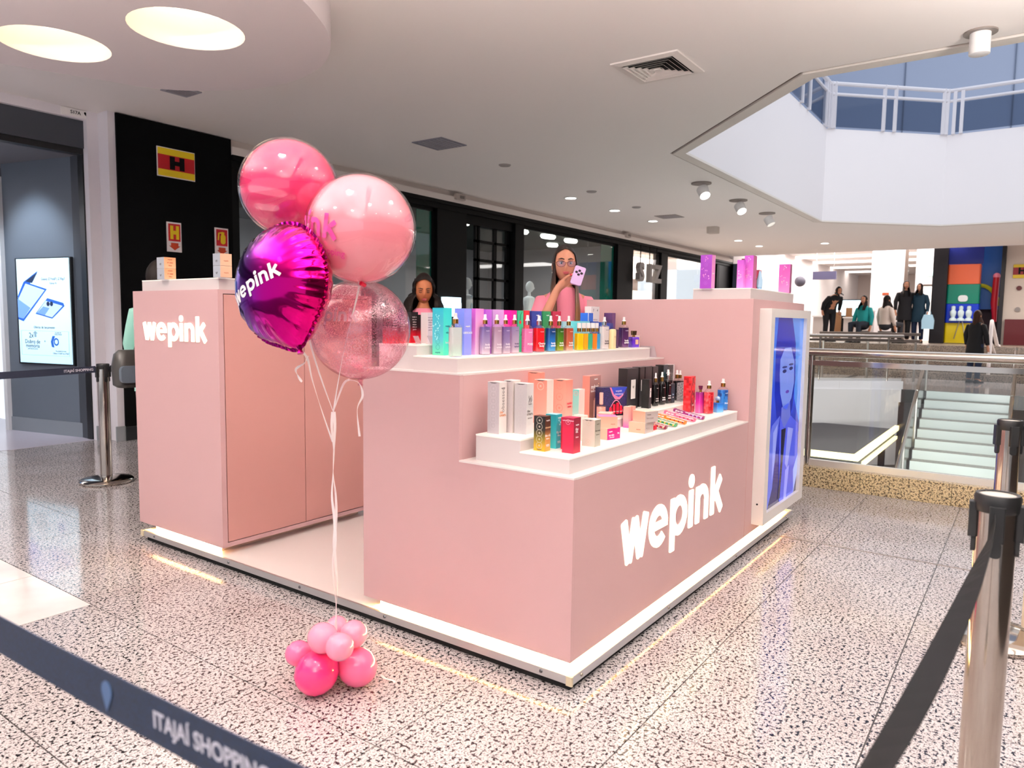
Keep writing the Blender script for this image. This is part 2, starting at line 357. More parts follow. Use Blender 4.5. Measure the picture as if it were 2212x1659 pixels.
area('far_hall_fill',(29,3.5,4.2),10,6,FARP,(1,.96,.94)); area('far_step_fill',(21.2,-2.2,3.6),1.5,6,FARP*.28,(1,.95,.92)); area('lower_fill',(10.6,-2.6,-.5),4,3,LOWP,(1,.98,.96)); area('lower_wash_fill',(9.5,-1.5,-.55),3,.3,LOWP*.5,(1,.98,.96),(math.radians(72),0,math.radians(-62)))  # fill lights without fixtures, added to brighten far hall and stair well
# far bright hall: raised floor, steps, ceiling with light panels
m=MB()
for k in range(5): m.box((20.4+.28*k,-9.5,-.3),(20.4+.28*(k+1)+.02 if k<4 else 44,9,.18*(k+1)))
struct(mk('floor_raised',m,granite('granite_steps','#a89888','#3b322b','#6f6254',.35)))
m=MB(); m.box((22.0,-10.2,3.7),(22.25,12,4.35)); m.box((22.25,-10.2,4.3),(44,12,4.6)); struct(mk('ceiling_far',m,mat('#f4efef',.8)))
LED=mat('#fff6ee',.5,emit=FARLED)
k=0
for x in (23.4,25.2,27.4,30,33,36.5,40):
    for y0,y1 in ((1.6,3.6),(4.1,7.6)):
        m=MB(); m.box((x,y0,4.27),(x+.9,y1,4.3)); o=mk('ceiling_light',m,LED,loc=(x+.45,(y0+y1)/2,4.3))
        tag(o,'white light panel in the far hall ceiling, row %s of seven, %s'%(('one','two','three','four','five','six','seven')[k//2],'right side' if y0<3 else 'left side'),'light','light panels in the far hall ceiling'); k+=1
m=MB(); m.box((43.7,-10,.8),(44,12,4.6)); struct(mk('wall_far',m,mat('#cbbdb6',.8)))
m=MB(); m.box((22.2,7.0,.8),(44,7.25,4.4)); struct(mk('wall_far_left',m,mat('#e6dedd',.8)))
m=MB(); m.box((20.2,-10.2,-.3),(22.3,-6.0,3.7)); struct(mk('wall_right_return',m,mat('#cfc0b6',.8)))
m=MB(); m.box((-9,-10.4,-.3),(22,-10.2,3.8)); struct(mk('wall_right',m,mat('#8d8683',.8)))  # out-of-view wall, put in to darken the kiosk side facing it
# white columns and entrances in the far hall
def block(name,a,b,mt,label,cat,group=None,bevel=0):
    m=MB(); m.box(a,b); o=mk(name,m,mt,loc=((a[0]+b[0])/2,(a[1]+b[1])/2,a[2]),bevel=bevel); return tag(o,label,cat,group)
block('column',(26,2.36,.9),(26.8,3.36,4.3),mat('#efe9ea',.7),'white square column in the far hall with a small orange sign','column')
block('wall_sign',(25.97,2.77,2.5),(25.995,2.97,2.58),mat('#b8502c',.6),'small orange sign on the white far column','sign')
block('pole',(25.8,2.2,.9),(25.9,2.3,4.3),mat('#6b5a50',.6),'slim brown pole between the far column and the toy shop','pole')
m=MB(); m.box((27,1.0,2.9),(27.2,2.1,4.3)); m.box((27,1.95,.9),(27.2,2.1,2.9)); m.box((27,1.0,.9),(27.2,1.12,2.9)); struct(mk('wall_far_shop',m,mat('#e7dcdc',.7)))
m=MB(); m.box((28.6,1.0,.9),(28.7,2.1,2.9)); mk('bright_interior',m,mat('#fff8f0',.6,emit=.55),bpy.data.objects['wall_far_shop'])
sg=thing('shop_lettering','pale cyan lit letters above the bright far doorway','sign',(26.97,1.7,3.3)); CY=mat('#d8fff8',.5,emit=1.6)
for y,w,h in ((2.02,.08,.62),(1.78,.10,.40),(1.72,.26,.2),(1.45,.08,.55)):
    m=MB(); m.rbox((26.94,y-w,3.2),(26.97,y,3.2+h),.03,axis=0); mk('letter',m,CY,sg)
hs_=thing('hanging_sign','dark hanging direction sign in the far hall','sign',(25.95,4.9,3.08)); m=MB(); m.box((25.9,4.5,3.08),(26.0,5.3,3.37)); mk('panel',m,mat('#4c4763',.6),hs_)
for y in (4.6,5.2): m=MB(); m.box((25.94,y-.01,3.37),(25.96,y+.01,4.3)); mk('hanger',m,STEEL,hs_)
m=MB(); m.sphere((26,5.76,3.03),.2,14,10); tag(mk('ceiling_speaker',m,mat('#4d4955',.5),loc=(26,5.76,3.03),smooth=True),'dark round ceiling speaker left of the hanging sign','speaker')
m=MB(); m.box((26,3.6,1.78),(26.1,4.45,2.32)); o=thing('video_screen','bright blue white video screen at the back of the far hall','screen',(26.05,4.0,1.78)); mk('panel',m,mat('#d8f4ff',.4,emit=1.6),o); m=MB(); m.box((26.1,3.55,1.2),(26.15,4.5,2.36)); mk('backing',m,DARK,o); m=MB(); m.box((26.1,3.95,.9),(26.15,4.05,1.2)); mk('stand',m,DARK,o)
for y0,y1,z1,lb in ((4.45,4.95,1.75,'grey white counter beside the leaning person in the far hall'),(3.55,3.95,1.72,'white counter below the video screen in the far hall'),(3.05,3.35,1.95,'white counter left of the far white column')):
    c=thing('service_counter',lb,'counter',(25,(y0+y1)/2,.9)); m=MB(); m.box((24.8,y0,.9),(25.2,y1,z1-.05)); mk('body',m,mat('#d6cdca',.6),c); m=MB(); m.box((24.75,y0-.03,z1-.05),(25.25,y1+.03,z1)); mk('worktop',m,mat('#f6f2f0',.4),c)
for y,zz in ((3.95,1.7),(4.3,1.55)):
    block('timber_post',(25.6,y-.1,.9),(25.7,y+.1,zz+.35),mat('#7d5838',.6),'brown timber post %s'%('right of the leaning person' if y<4.1 else 'behind the leaning person'),'post')
# toy shop front: black jambs, stack of giant coloured bricks
toy=thing('toy_shop_front','black framed shop entrance with a stack of giant coloured bricks','shop front',(24.5,.2,.9))
for y0,y1 in ((.90,1.30),(-.60,-.50)):
    m=MB(); m.box((24.3,y0,.9),(24.6,y1,3.9)); mk('jamb',m,mat('#140d14',.5),toy)
m=MB(); m.box((25.6,-.58,.9),(25.7,1.2,4.0)); mk('back_wall',m,mat('#2f1d28',.7),toy)
m=MB(); m.box((25.35,-.55,2.0),(25.55,.95,4.2)); mk('blue_panel',m,mat('#0f4f9a',.4),toy)
m=MB(); m.box((24.62,-.02,3.40),(24.7,.93,4.1)); mk('blue_header',m,mat('#101f7a',.4),toy)
for z0,z1,c,k in ((2.77,3.38,'#f06a3c',0),(2.16,2.76,'#0f8a70',1),(1.56,2.15,'#123fd6',2),(.92,1.55,'#e3c80f',3)):
    br=MB(); br.rbox((24.5,.03-.01*k,z0),(25.1,.90,z1),.05,axis=2); b=mk('giant_brick',br,mat(c,.35,spec=.5),toy)
    if k==1: q=MB(); q.rbox((24.46,.32,2.22),(24.5,.58,2.42),.08,axis=0); mk('white_plate',q,mat('#f2f6f6',.4),b)
for y in (.68,.47,.26):
    f=MB(); f.lathe([(.0,0),(.11,.0),(.10,.06),(.05,.1),(.085,.2),(.09,.28),(.05,.34),(.06,.37),(.055,.45),(.0,.47)],(24.38,y,1.62),14); mk('white_figure',f,mat('#dff1f5',.4),toy,smooth=True)
for a,b in (((24.42,.50,1.6),(24.4,.62,1.05)),((24.42,.42,1.6),(24.4,.32,1.05))):
    f=MB(); f.tube([a,b],.014,6); mk('stand_leg',f,STEEL,toy)
m=MB(); arc=[(25.2,.05-.55*math.sin(t*.16),2.75-.9*(1-math.cos(t*.16))) for t in range(9)]; m.tube(arc,.06,8); mk('yellow_arc',m,mat('#b8b418',.5),toy,smooth=True)
m=MB(); m.tube([(24.9,-.38,3.0),(24.9,-.36,2.2),(24.9,-.40,1.6)],[.09,.1,.06],10); mk('red_pillar',m,mat('#c21a2c',.35),toy,smooth=True)
m=MB(); m.sphere((24.9,-.38,3.02),.1,12,8); mk('pink_cap',m,mat('#ff8fa8',.4),toy,smooth=True)
m=MB(); m.box((24.5,-8,.9),(24.8,-.61,4.3)); struct(mk('wall_far_right',m,mat('#cfc0b4',.8)))
hs=thing('hydrant_sign','yellow and red sign with black letter at the right edge of the far wall','sign',(24.48,-.95,2.95))
for z0,z1,c in ((2.92,3.02,'#d6b51f'),(3.02,3.24,'#8e1420'),(3.24,3.33,'#d6b51f')):
    m=MB(); m.box((24.46,-1.3,z0),(24.49,-.80,z1)); mk('band',m,mat(c,.5),hs)
m=MB(); put_text(m,'H',.26,(24.455,-1.02,3.13),(0,-1,0),(0,0,1),bold=.012); mk('letter',m,DARK,hs)
for z,c,lb in ((2.62,'#5a1a1c','dark red round call point on the far right wall'),(1.98,'#8d8480','grey round call point on the far right wall below the red one')):
    m=MB(); m.lathe([(.07,0),(.07,.05)],(0,0,0),14); m.xf(Matrix.Translation((24.5,-.98,z))@Matrix.Rotation(-PI/2,4,'Y')); tag(mk('call_point',m,mat(c,.5),loc=(24.48,-.98,z)),lb,'call point')
block('fire_cabinet',(24.34,-1.6,.902),(24.498,-.68,1.68),mat('#5c1119',.5),'dark red fire hose cabinet at the right edge of the far wall','cabinet')
h=thing('hand_rail','white bent handrail of the far steps beside the dark coated person','railing',(21,-.55,.0))
m=MB(); m.tube([(20.6,-.5,.0),(20.6,-.5,1.45),(20.7,-.5,1.6),(20.9,-.5,1.55),(21.6,-.62,.95+.0),(21.7,-.66,.92)],.045,8); mk('rail',m,mat('#efe6e4',.35),h,smooth=True)
m=MB(); m.tube([(20.6,-.5,.9),(20.75,-.5,1.05),(21.6,-.62,.6)],.035,8); mk('rail',m,mat('#efe6e4',.35),h,smooth=True)
# atrium well below: slab edge, lower floor, lit kiosk roof, stair
fin=[(4.62,.30),(6.95,2.62),(14.88,2.62),(16.2,1.0)]
m=MB()
for a,b in ((fin[1],fin[2]),(fin[2],fin[3])):
    d=(Vector(b)-Vector(a)).normalized(); n=Vector((-d.y,d.x))*.05
    m.prism([a,b,(b[0]+n.x,b[1]+n.y),(a[0]+n.x,a[1]+n.y)],-1.75,-.01)
struct(mk('wall_well',m,mat('#e9e4e4',.6)))
m=MB(); m.box((3,-10,-5.0),(24,9,-4.8)); struct(mk('floor_lower',m,mat('#b9aea6',.3)))
m=MB(); m.box((3.0,-10.1,-5),(24,-9.9,-.3)); m.box((23.9,-10,-5),(24.1,9,-.3)); m.box((3,5,-5),(24,5.2,-.3)); struct(mk('wall_lower',m,mat('#a59c97',.7)))
rf=thing('kiosk_roof','dark lower floor kiosk roof edged with warm light strips','kiosk roof',(12.8,2.0,-4.8))
m=MB(); m.box((10.7,.9,-.98),(15.1,3.6,-.78)); mk('roof_slab',m,mat('#4a484b',.6),rf)
WARM=mat('#fff0b4',.5,emit=1.4)
m=MB(); m.box((10.6,.82,-.80),(15.1,.9,-.70)); mk('light_strip',m,WARM,rf); m=MB(); m.box((10.6,.9,-.80),(10.7,3.6,-.70)); mk('light_strip',m,WARM,rf); m=MB(); m.box((11.4,.84,-.99),(15.1,.9,-.93)); mk('light_strip',m,WARM,rf)
for x in (10.9,14.9):
    for y in (1.1,3.4): m=MB(); m.box((x-.06,y-.06,-4.8),(x+.06,y+.06,-.98)); mk('post',m,DARK,rf)
st=thing('staircase','open stair with dark granite treads and pale glass risers rising to the far landing','stairs',(14,-.3,-4.8))
RIS=mat('#dfe9e4',.2); TRD=granite('granite_tread','#9d9284','#3b342d','#6c6255',.3)
y0,y1=-1.12,.46
for k in range(16):
    x=16.25-.31*k; z=-.18*k
    m=MB(); m.box((x-.31,y0,z-.250),(x+.02,y1,z-.18)); mk('tread',m,TRD,st)
    m=MB(); m.box((x-.012,y0,z-.18),(x,y1,z-.005)); mk('riser',m,RIS,st)
for y in (y0-.03,y1+.03):
    a,b=Vector((16.3,y,0)),Vector((11.3,y,-2.9))
    m=MB(); m.add([(16.3,y,-.25),(16.3,y,.95),(11.3,y,-1.95),(11.3,y,-3.15),(16.3,y+.012,-.25),(16.3,y+.012,.95),(11.3,y+.012,-1.95),(11.3,y+.012,-3.15)],[(0,1,2,3),(7,6,5,4),(0,4,5,1),(1,5,6,2),(2,6,7,3),(3,7,4,0)]); mk('side_glass',m,GLASS,st)
    m=MB(); m.tube([(16.4,y,1.0),(11.3,y,-1.9)],.035,8); mk('hand_rail',m,CHROME,st,smooth=True)
    for k in range(4):
        p=a.lerp(b,k/3.3); m=MB(); m.tube([(p.x,y,p.z-.2),(p.x,y,p.z+1.0)],.028,8); mk('post',m,STEEL,st,smooth=True)
m=MB(); m.box((6,-2.4,-3.2),(11.4,1.6,-2.9)); mk('landing',m,mat('#cfd8d2',.3),st)
for x in (7.5,10.5):
    for y in (-2.2,1.4): m=MB(); m.box((x-.1,y-.1,-4.8),(x+.1,y+.1,-3.2)); mk('support',m,STEEL,st)
# steel balustrade on a granite curb along the well, two runs meeting at the corner
def balustrade(name,a,b,posts,label,curb=None):
    a,b=Vector(a),Vector(b); d=(b-a).normalized(); n=Vector((-d.y,d.x)); t=thing(name,label,'railing',((a.x+b.x)/2,(a.y+b.y)/2,0))
    def strip(o0,o1,z0,z1,nm,mt):
        m=MB(); m.prism([tuple(a+n*o0),tuple(b+n*o0),tuple(b+n*o1),tuple(a+n*o1)],z0,z1); return mk(nm,m,mt,t)
    L_=(b-a).length; k=int(L_/.65)
    for i in range(k):
        p=a+d*(L_*i/k+.0015); q=a+d*(L_*(i+1)/k-.0015); m=MB(); m.prism([tuple(p-n*.1),tuple(q-n*.1),tuple(q+n*.1),tuple(p+n*.1)],-.3,.178); mk('curb_stone',m,curb or GRAN2,t)
    strip(-.02,.02,.178,.235,'base_channel',mat('#e4e0de',.35,.5)); strip(-.006,.006,.235,1.10,'glass_pane',GLASS); strip(-.022,.022,1.085,1.13,'glass_cap',CHROME)
    m=MB(); m.tube([tuple(a)+(1.2,),tuple(b)+(1.2,)],.038,14); mk('hand_rail',m,CHROME,t,smooth=True)
    for s in posts:
        p=a+d*s; m=MB(); m.tube([(p.x,p.y,.178),(p.x,p.y,1.17)],.026,12); mk('post',m,CHROME,t,smooth=True)
    return t
balustrade('balustrade',(4.5,.42),(4.5,-6.4),(.22,1.92,3.6,5.2),'glass balustrade with polished steel handrail on the granite curb beside the stair well')
balustrade('balustrade',(4.53,.5),(6.9,2.8),(.6,2.0,3.0),'diagonal glass balustrade behind the tall screen column')
balustrade('balustrade',(7.1,2.85),(14.8,2.85),(.4,3,5.6,7.4),'long straight glass balustrade on the far left side of the well',FASC)
balustrade('balustrade',(14.95,2.75),(16.35,1.0),(.3,1.9),'short slanting glass balustrade above the white slab edge',FASC)
for x,y0_,y1_,lb in ((19.0,.95,3.4,'low metal bench rail in front of the far steps'),):
    b=thing('bench_rail',lb,'railing',(x,(y0_+y1_)/2,0))
    for z in (1.05,1.22): m=MB(); m.tube([(x,y0_,z),(x,y1_,z)],.04,8); mk('rail',m,mat('#6f655f',.35,.7),b,smooth=True)
    for y in (y0_+.1,(y0_+y1_)/2,y1_-.1): m=MB(); m.tube([(x,y,0),(x,y,1.24)],.03,8); mk('post',m,STEEL,b,smooth=True)
# ================================================================== BACK WALL SHOPS (plane y = 7.1)
m=MB(); m.box((1.60,7.30,.0),(1.80,7.6,3.7)); m.box((1.72,7.08,.0),(1.80,7.32,3.7)); m.box((-9,7.32,3.60),(1.8,7.5,3.7)); struct(mk('wall_back',m,mat('#e3dde2',.75)))
m=MB(); m.box((1.59,7.29,0),(1.81,7.31,.17)); m.box((1.70,7.06,0),(1.80,7.09,.17)); struct(mk('baseboard_back',m,mat('#8f9296',.5)))
m=MB(); m.box((1.80,7.05,0),(3.23,7.45,3.69)); struct(mk('wall_black',m,BLACKW)); m=MB(); m.box((1.795,7.035,0),(3.235,7.05,.16)); struct(mk('baseboard_black',m,mat('#17191b',.4)))
pl=thing('unit_plate','white shop number plate reading S17A above the grey shop portal','sign',(1.5,7.31,3.66))
m=MB(); m.box((1.345,7.305,3.612),(1.655,7.319,3.695)); mk('plate',m,mat('#efeae8',.6),pl)
m=MB(); put_text(m,'S17A',.05,(1.49,7.303,3.655),(1,0,0),(0,0,1),bold=.0006); mk('lettering',m,DARK,pl)
m=MB(); put_text(m,'\u2665',.04,(1.60,7.303,3.66),(1,0,0),(0,0,1)); m.box((1.59,7.302,3.66),(1.612,7.304,3.675)); mk('heart_mark',m,DARK,pl)
# grey portal of the phone shop
m=MB(); m.box((-9,7.38,3.30),(1.60,7.75,3.62)); m.box((1.62,7.36,0),(1.77,7.7,3.62)); m.box((1.59,7.5,0),(1.63,7.8,3.3)); struct(mk('wall_portal',m,CHAR))
m=MB(); m.box((-9,7.40,3.235),(1.62,7.52,3.30)); m.box((1.585,7.40,0),(1.62,7.52,3.24)); struct(mk('trim_2',m,mat('#101114',.4)))
m=MB(); m.box((-9,7.375,-.02),(1.63,7.42,.003)); m.box((-9,7.42,-.02),(1.63,14,.0)); struct(mk('floor_shop_left',m,mat('#c9c3d2',.2)))
m=MB(); m.box((-9,7.5,3.25),(1.7,9.3,3.35)); m.box((-9,9.3,3.1),(1.7,14,3.35)); m.box((-9,9.2,2.9),(1.5,9.45,3.3)); struct(mk('ceiling_shop_left',m,mat('#6c6c72',.8)))
# slanting inner wall with the lit screen
A=Vector((1.63,7.53)); Bv=Vector((1.33,8.85)); dv=(Bv-A).normalized(); nv=Vector((-dv.y,dv.x))   # nv points into the shop (-x)
def slant(s0,s1,z0,z1,t0,t1,mb):
    p=[A+dv*s0+nv*t0,A+dv*s1+nv*t0,A+dv*s1+nv*t1,A+dv*s0+nv*t1]; mb.prism([tuple(q) for q in p],z0,z1); return mb
struct(mk('wall_shop_side',slant(0,1.40,0,3.25,-.25,0,MB()),mat('#5f6874',.5)))
struct(mk('baseboard_shop_side',slant(.0,1.42,0,.17,0,.012,MB()),mat('#7e858e',.4)))
m=slant(1.40,1.46,0,3.1,-.25,.05,MB()); struct(mk('trim_3',m,mat('#dfe0e4',.5)))
scr=thing('advert_screen','tall pale blue lit advert screen on the grey inner wall of the left shop','screen',(1.5,8.1,.82))
SC0,SC1,SZ0,SZ1=.215,1.13,.86,2.10
mk('frame',slant(SC0-.02,SC1+.04,SZ0-.02,SZ1+.012,0,.035,MB()),mat('#15181c',.35),scr)
mk('display',slant(SC0,SC1,SZ0,SZ1,.03,.045,MB()),grad([(0,'#bfe6fa'),(.6,'#cfeefb'),(1,'#d3f1fd')],.3,2,emit=.62),scr)
def sp2(u,v,t=.047):   # u 0..1 from the far (left) edge to the near (right) edge, v 0..1 upwards
    s=SC1+(SC0-SC1)*u; p=A+dv*s+nv*t; return Vector((p.x,p.y,SZ0+(SZ1-SZ0)*v))
def sflat(pts,mt,name,par=None,t=.047):
    m=MB(); m.add([tuple(sp2(u,v,t)) for u,v in pts],[tuple(range(len(pts)))]); return mk(name,m,mt,par or scr)
BL1,BL2,BL3,NV=mat('#2560c0',.4,emit=.5),mat('#6f9cec',.4,emit=.55),mat('#b8d4f8',.4,emit=.55),mat('#12284a',.4,emit=.5)
sflat([(0,.42),(.10,.40),(.58,.71),(.16,.78),(0,.62)],BL1,'pictured_phone'); sflat([(.0,.44),(.10,.425),(.54,.70),(.17,.765),(.02,.62)],BL3,'pictured_screen',t=.0485)
sflat([(0,.44),(.1,.425),(.25,.53),(.0,.62)],BL2,'pictured_shade',t=.049)
sflat([(.0,.64),(.13,.78),(.42,.885),(.40,.87),(.30,.79),(.02,.62)],BL1,'pictured_phone'); sflat([(.17,.785),(.41,.87),(.30,.77)],NV,'pictured_lid',t=.0485)
sflat([(.34,.475),(.66,.43),(.90,.55),(.88,.58),(.58,.625)],BL1,'pictured_phone'); sflat([(.37,.483),(.66,.442),(.87,.552),(.55,.60)],BL3,'pictured_back',t=.0485); sflat([(.37,.483),(.52,.46),(.62,.53),(.50,.545)],BL2,'pictured_shade',t=.049)
for u in (.595,.66):
    v,f=ring2(0,.028,12); m=MB(); M_=frame(sp2(u,.57,.05),tuple(-dv)+(0,),(0,0,1)); m.add([tuple(M_@Vector(q)) for q in v],f); mk('pictured_lens',m,NV,scr)
TX=mat('#1d3a58',.5); xd=tuple(-dv)+(0,)
m=MB()
for s,u,v,z in (('Galaxy Z Fold7 | Z Flip7',.70,.805,.042),('Galaxy AI',.70,.765,.032),('Ofertas de lan\u00e7amento',.50,.345,.040),('2x',.24,.265,.085),('Dobro de',.26,.205,.068),('mem\u00f3ria',.26,.165,.068),('pelo mesmo pre\u00e7o',.26,.137,.024),('+',.50,.21,.05),('At\u00e9 20% OFF',.76,.295,.02),('Galaxy Watch',.76,.28,.022),('Na compra do novo',.80,.122,.022),('Galaxy Z Fold7 ou Z Flip7',.80,.10,.026)):
    put_text(m,s,z,sp2(u,v,.0475),xd,(0,0,1),ext=.0003)
mk('lettering',m,TX,scr)
m=MB()
for a,b in (((.04,.31),(.96,.312)),((.04,.075),(.96,.077))): m.add([tuple(sp2(a[0],a[1],.0475)),tuple(sp2(b[0],a[1],.0475)),tuple(sp2(b[0],b[1],.0475)),tuple(sp2(a[0],b[1],.0475))],[(0,1,2,3)])
for u in (.04,.955): m.add([tuple(sp2(u,.075,.0475)),tuple(sp2(u+.006,.075,.0475)),tuple(sp2(u+.006,.312,.0475)),tuple(sp2(u,.312,.0475))],[(0,1,2,3)])
m.add([tuple(sp2(u,v,.0475)) for u,v in ((.30,.25),(.30,.285),(.27,.285),(.32,.31),(.37,.285),(.34,.285),(.34,.25))],[tuple(range(7))])
mk('frame_lines',m,mat('#8fb2c6',.5,emit=.3),scr)
m=MB(); v,f=ring2(.028,.046,18); M_=frame(sp2(.72,.21,.048),xd,(0,0,1)); m.add([tuple(M_@Vector(q)) for q in v],f); m.add([tuple(sp2(u,v,.0476)) for u,v in ((.63,.16),(.68,.155),(.66,.21),(.70,.265),(.65,.265),(.615,.21))],[tuple(range(6))]); mk('pictured_watch',m,BL1,scr)
block('shelf_wall',(-9,10.6,0),(1.6,10.8,3.1),mat('#e9e7ec',.7),'white display wall deep inside the left phone shop','wall panel')
block('drawer_unit',(-.6,9.3,0),(1.1,9.8,.85),mat('#3a3c42',.5),'dark drawer unit at the left edge inside the phone shop','cabinet')
for z in (.25,.55): m=MB(); m.box((-.6,9.285,z),(1.1,9.30,z+.02)); mk('drawer_gap',m,DARK,bpy.data.objects['drawer_unit'])
block('shelf_board',(-.6,9.2,.95),(1.15,9.9,1.0),mat('#d8b9a5',.5),'beige counter board above the dark drawer unit','shelf')
ps=thing('phone_poster','blue poster at the left edge of the phone shop','poster',(.9,10.5,1.4)); m=MB(); m.box((-.6,10.5,1.45),(1.27,10.55,2.35)); mk('panel',m,grad([(0,'#3d6fa8'),(.5,'#5f8fc4'),(1,'#24466f')],.4,0,emit=.35),ps)
m=MB(); m.sphere((1.05,10.49,1.95),(.22,.03,.34),16,10); mk('pictured_disc',m,mat('#1b3357',.4),ps,smooth=True)
m=MB(); m.box((.2,9.15,2.98),(.8,9.3,3.05)); tag(mk('linear_lamp',m,mat('#ffffff',.4,emit=3),loc=(.5,9.2,3.0)),'white lamp under the dark soffit of the left shop','lamp')
spot('shop_spot',(.55,8.15,3.2),150,70,(.78,.9,1),(0,math.radians(-38),math.radians(10)),.8,.1)
area('shop_left_light',(-.6,9.9,3.0),3,1.2,45,(.95,.97,1))  # fill light with no fixture of its own
# safety signs on the black wall
YEL=mat('#f2d21c',.45); RED=mat('#c41622',.45); WSG=mat('#f4ecec',.5)
s1=thing('hydrant_sign','large yellow and red sign with a black H high on the black wall','sign',(2.485,7.05,3.25))
m=MB(); m.box((2.25,7.036,3.08),(2.72,7.05,3.42)); mk('plate',m,WSG,s1)
for z0,z1,c in ((3.09,3.165,YEL),(3.165,3.335,RED),(3.335,3.41,YEL)): m=MB(); m.box((2.258,7.030,z0),(2.712,7.040,z1)); mk('band',m,c,s1)
m=MB(); m.box((2.40,7.024,3.175),(2.46,7.031,3.325)); m.box((2.52,7.024,3.175),(2.58,7.031,3.325)); m.box((2.45,7.024,3.225),(2.53,7.031,3.275)); mk('letter',m,DARK,s1)
def small_sign(x0,x1,z0,z1,label,sym):
    s=thing('safety_sign',label,'sign',((x0+x1)/2,7.05,z0)); cx=(x0+x1)/2; w=(x1-x0)*.82; zt=z1-.02
    m=MB(); m.box((x0,7.036,z0),(x1,7.05,z1)); mk('plate',m,WSG,s)
    zb=z0+(z1-z0)*.36; m=MB(); m.box((cx-w/2,7.030,zb),(cx+w/2,7.038,zt)); mk('red_field',m,RED,s)
    m=MB(); zc=(zb+zt)/2; h=(zt-zb)*.78
    if sym=='H': m.box((cx-w*.36,7.024,zc-h/2),(cx-w*.12,7.031,zc+h/2)); m.box((cx+w*.12,7.024,zc-h/2),(cx+w*.36,7.031,zc+h/2)); m.box((cx-w*.14,7.024,zc-.022),(cx+w*.14,7.031,zc+.022))
    else:
        m.rbox((cx-w*.14,7.024,zc-h/2),(cx+w*.30,7.031,zc+h*.26),.03,axis=1); m.box((cx-.012,7.024,zc+h*.24),(cx+.03,7.031,zc+h*.44)); m.tube([(cx+.01,7.027,zc+h*.42),(cx-w*.30,7.027,zc+h*.34),(cx-w*.36,7.027,zc-h*.2)],.010,6)
    mk('yellow_symbol',m,YEL,s)
    m=MB(); za=z0+(z1-z0)*.30; zm=z0+(z1-z0)*.17; m.prism([(cx-w*.3,za),(cx-w*.3,zm+.01),(cx-w*.46,zm+.01),(cx,z0+.02),(cx+w*.46,zm+.01),(cx+w*.3,zm+.01),(cx+w*.3,za)],7.028,7.038,axis=1); mk('arrow',m,mat('#c8401a',.5),s)
small_sign(2.345,2.525,2.21,2.56,'small red sign with a yellow H and a down arrow on the black wall','H')
small_sign(2.97,3.155,2.21,2.56,'small sign with a yellow fire extinguisher and a down arrow on the black wall','E')
# black framed fashion shop front
m=MB(); m.box((3.23,7.06,3.36),(24,7.3,3.46)); m.box((3.23,7.02,3.44),(24,7.3,3.50)); struct(mk('trim_4',m,DARK))
m=MB(); m.box((3.23,7.12,3.48),(24,7.4,3.7)); struct(mk('wall_fascia',m,mat('#d9cdc6',.8)))
m=MB(); m.box((3.23,7.02,3.50),(24,7.12,3.60)); struct(mk('trim_5',m,mat('#e6dcd6',.8)))
for x,lb in ((7.72,'small pale box sensor on the cream fascia above the black column'),(14.29,'small pale box sensor on the cream fascia above the corner window')):
    b=thing('box_sensor',lb,'sensor',(x,7.0,3.55)); m=MB(); m.rbox((x-.13,6.97,3.55),(x+.13,7.03,3.66),.03,axis=1); mk('body',m,mat('#b9aca4',.5),b); m=MB(); m.box((x-.03,6.965,3.58),(x+.09,6.972,3.63)); mk('lens',m,mat('#7b726d',.4),b)
def frame_post(x0,x1,y=7.08,d=.22,mt=None,z1=3.38): 
    m=MB(); m.box((x0,y,0),(x1,y+d,z1)); return m
m=MB()
for x0,x1 in ((3.22,3.34),(7.22,8.02),(9.55,9.85),(13.95,14.80),(16.55,16.97),(20.9,21.1)): m.box((x0,7.08,0),(x1,7.34,3.40))
struct(mk('wall_piers',m,DARK))
def window(n,x0,x1,z0=.05,z1=3.36,mull=(),mt=None):
    w=MB()
    for a,b in ((x0,x0+.05),(x1-.05,x1)): w.box((a,7.14,z0),(b,7.2,z1))
    w.box((x0,7.14,z0),(x1,7.2,z0+.06)); w.box((x0,7.14,z1-.05),(x1,7.2,z1))
    o=struct(mk('window_%d'%n,w,DARK)); ed=[x0+.05]+list(mull)+[x1-.05]
    for a,b in zip(ed,ed[1:]): m=MB(); m.box((a+.004,7.165,z0+.06),(b-.004,7.177,z1-.05)); mk('pane',m,mt or GLASS,o)
    return o
w1=window(1,3.34,7.22,mull=(5.2,)); m=MB(); m.box((6.80,7.18,.1),(7.17,7.19,3.3)); mk('green_fin',m,GREENGL,w1)
w2=window(2,9.85,13.95,mull=(11.2,12.6)); m=MB(); m.box((13.25,7.18,.1),(13.90,7.19,3.3)); mk('green_fin',m,GREENGL,w2)
w3=window(3,14.80,16.55); w4=window(4,16.97,20.9)
# open door with a black grid leaf
d=MB(); d.box((8.02,7.14,3.2),(9.55,7.2,3.38)); d=struct(mk('door_1',d,DARK))
m=MB()
for x in (8.45,8.50,9.03,9.44): m.box((x,7.22,0),(x+.09,7.27,3.25))
for z in (.02,.5,.95,1.4,1.82,2.2,2.55,2.9,3.2): m.box((8.45,7.22,z),(9.53,7.27,z+.05))
mk('grid_leaf',m,DARK,d); m=MB(); m.box((8.5,7.24,.05),(9.5,7.25,3.2)); mk('pane',m,GLASS,d)
m=MB(); m.box((3.2,11.6,0),(14.7,11.8,3.5)); m.box((3.0,7.4,0),(3.25,11.6,3.5)); m.box((14.55,7.34,0),(14.75,11.8,3.5)); struct(mk('wall_shop_back',m,mat('#9b9a9d',.8)))
m=MB(); m.box((3.2,7.35,3.40),(14.6,11.8,3.5)); struct(mk('ceiling_shop',m,mat('#26342f',.8)))
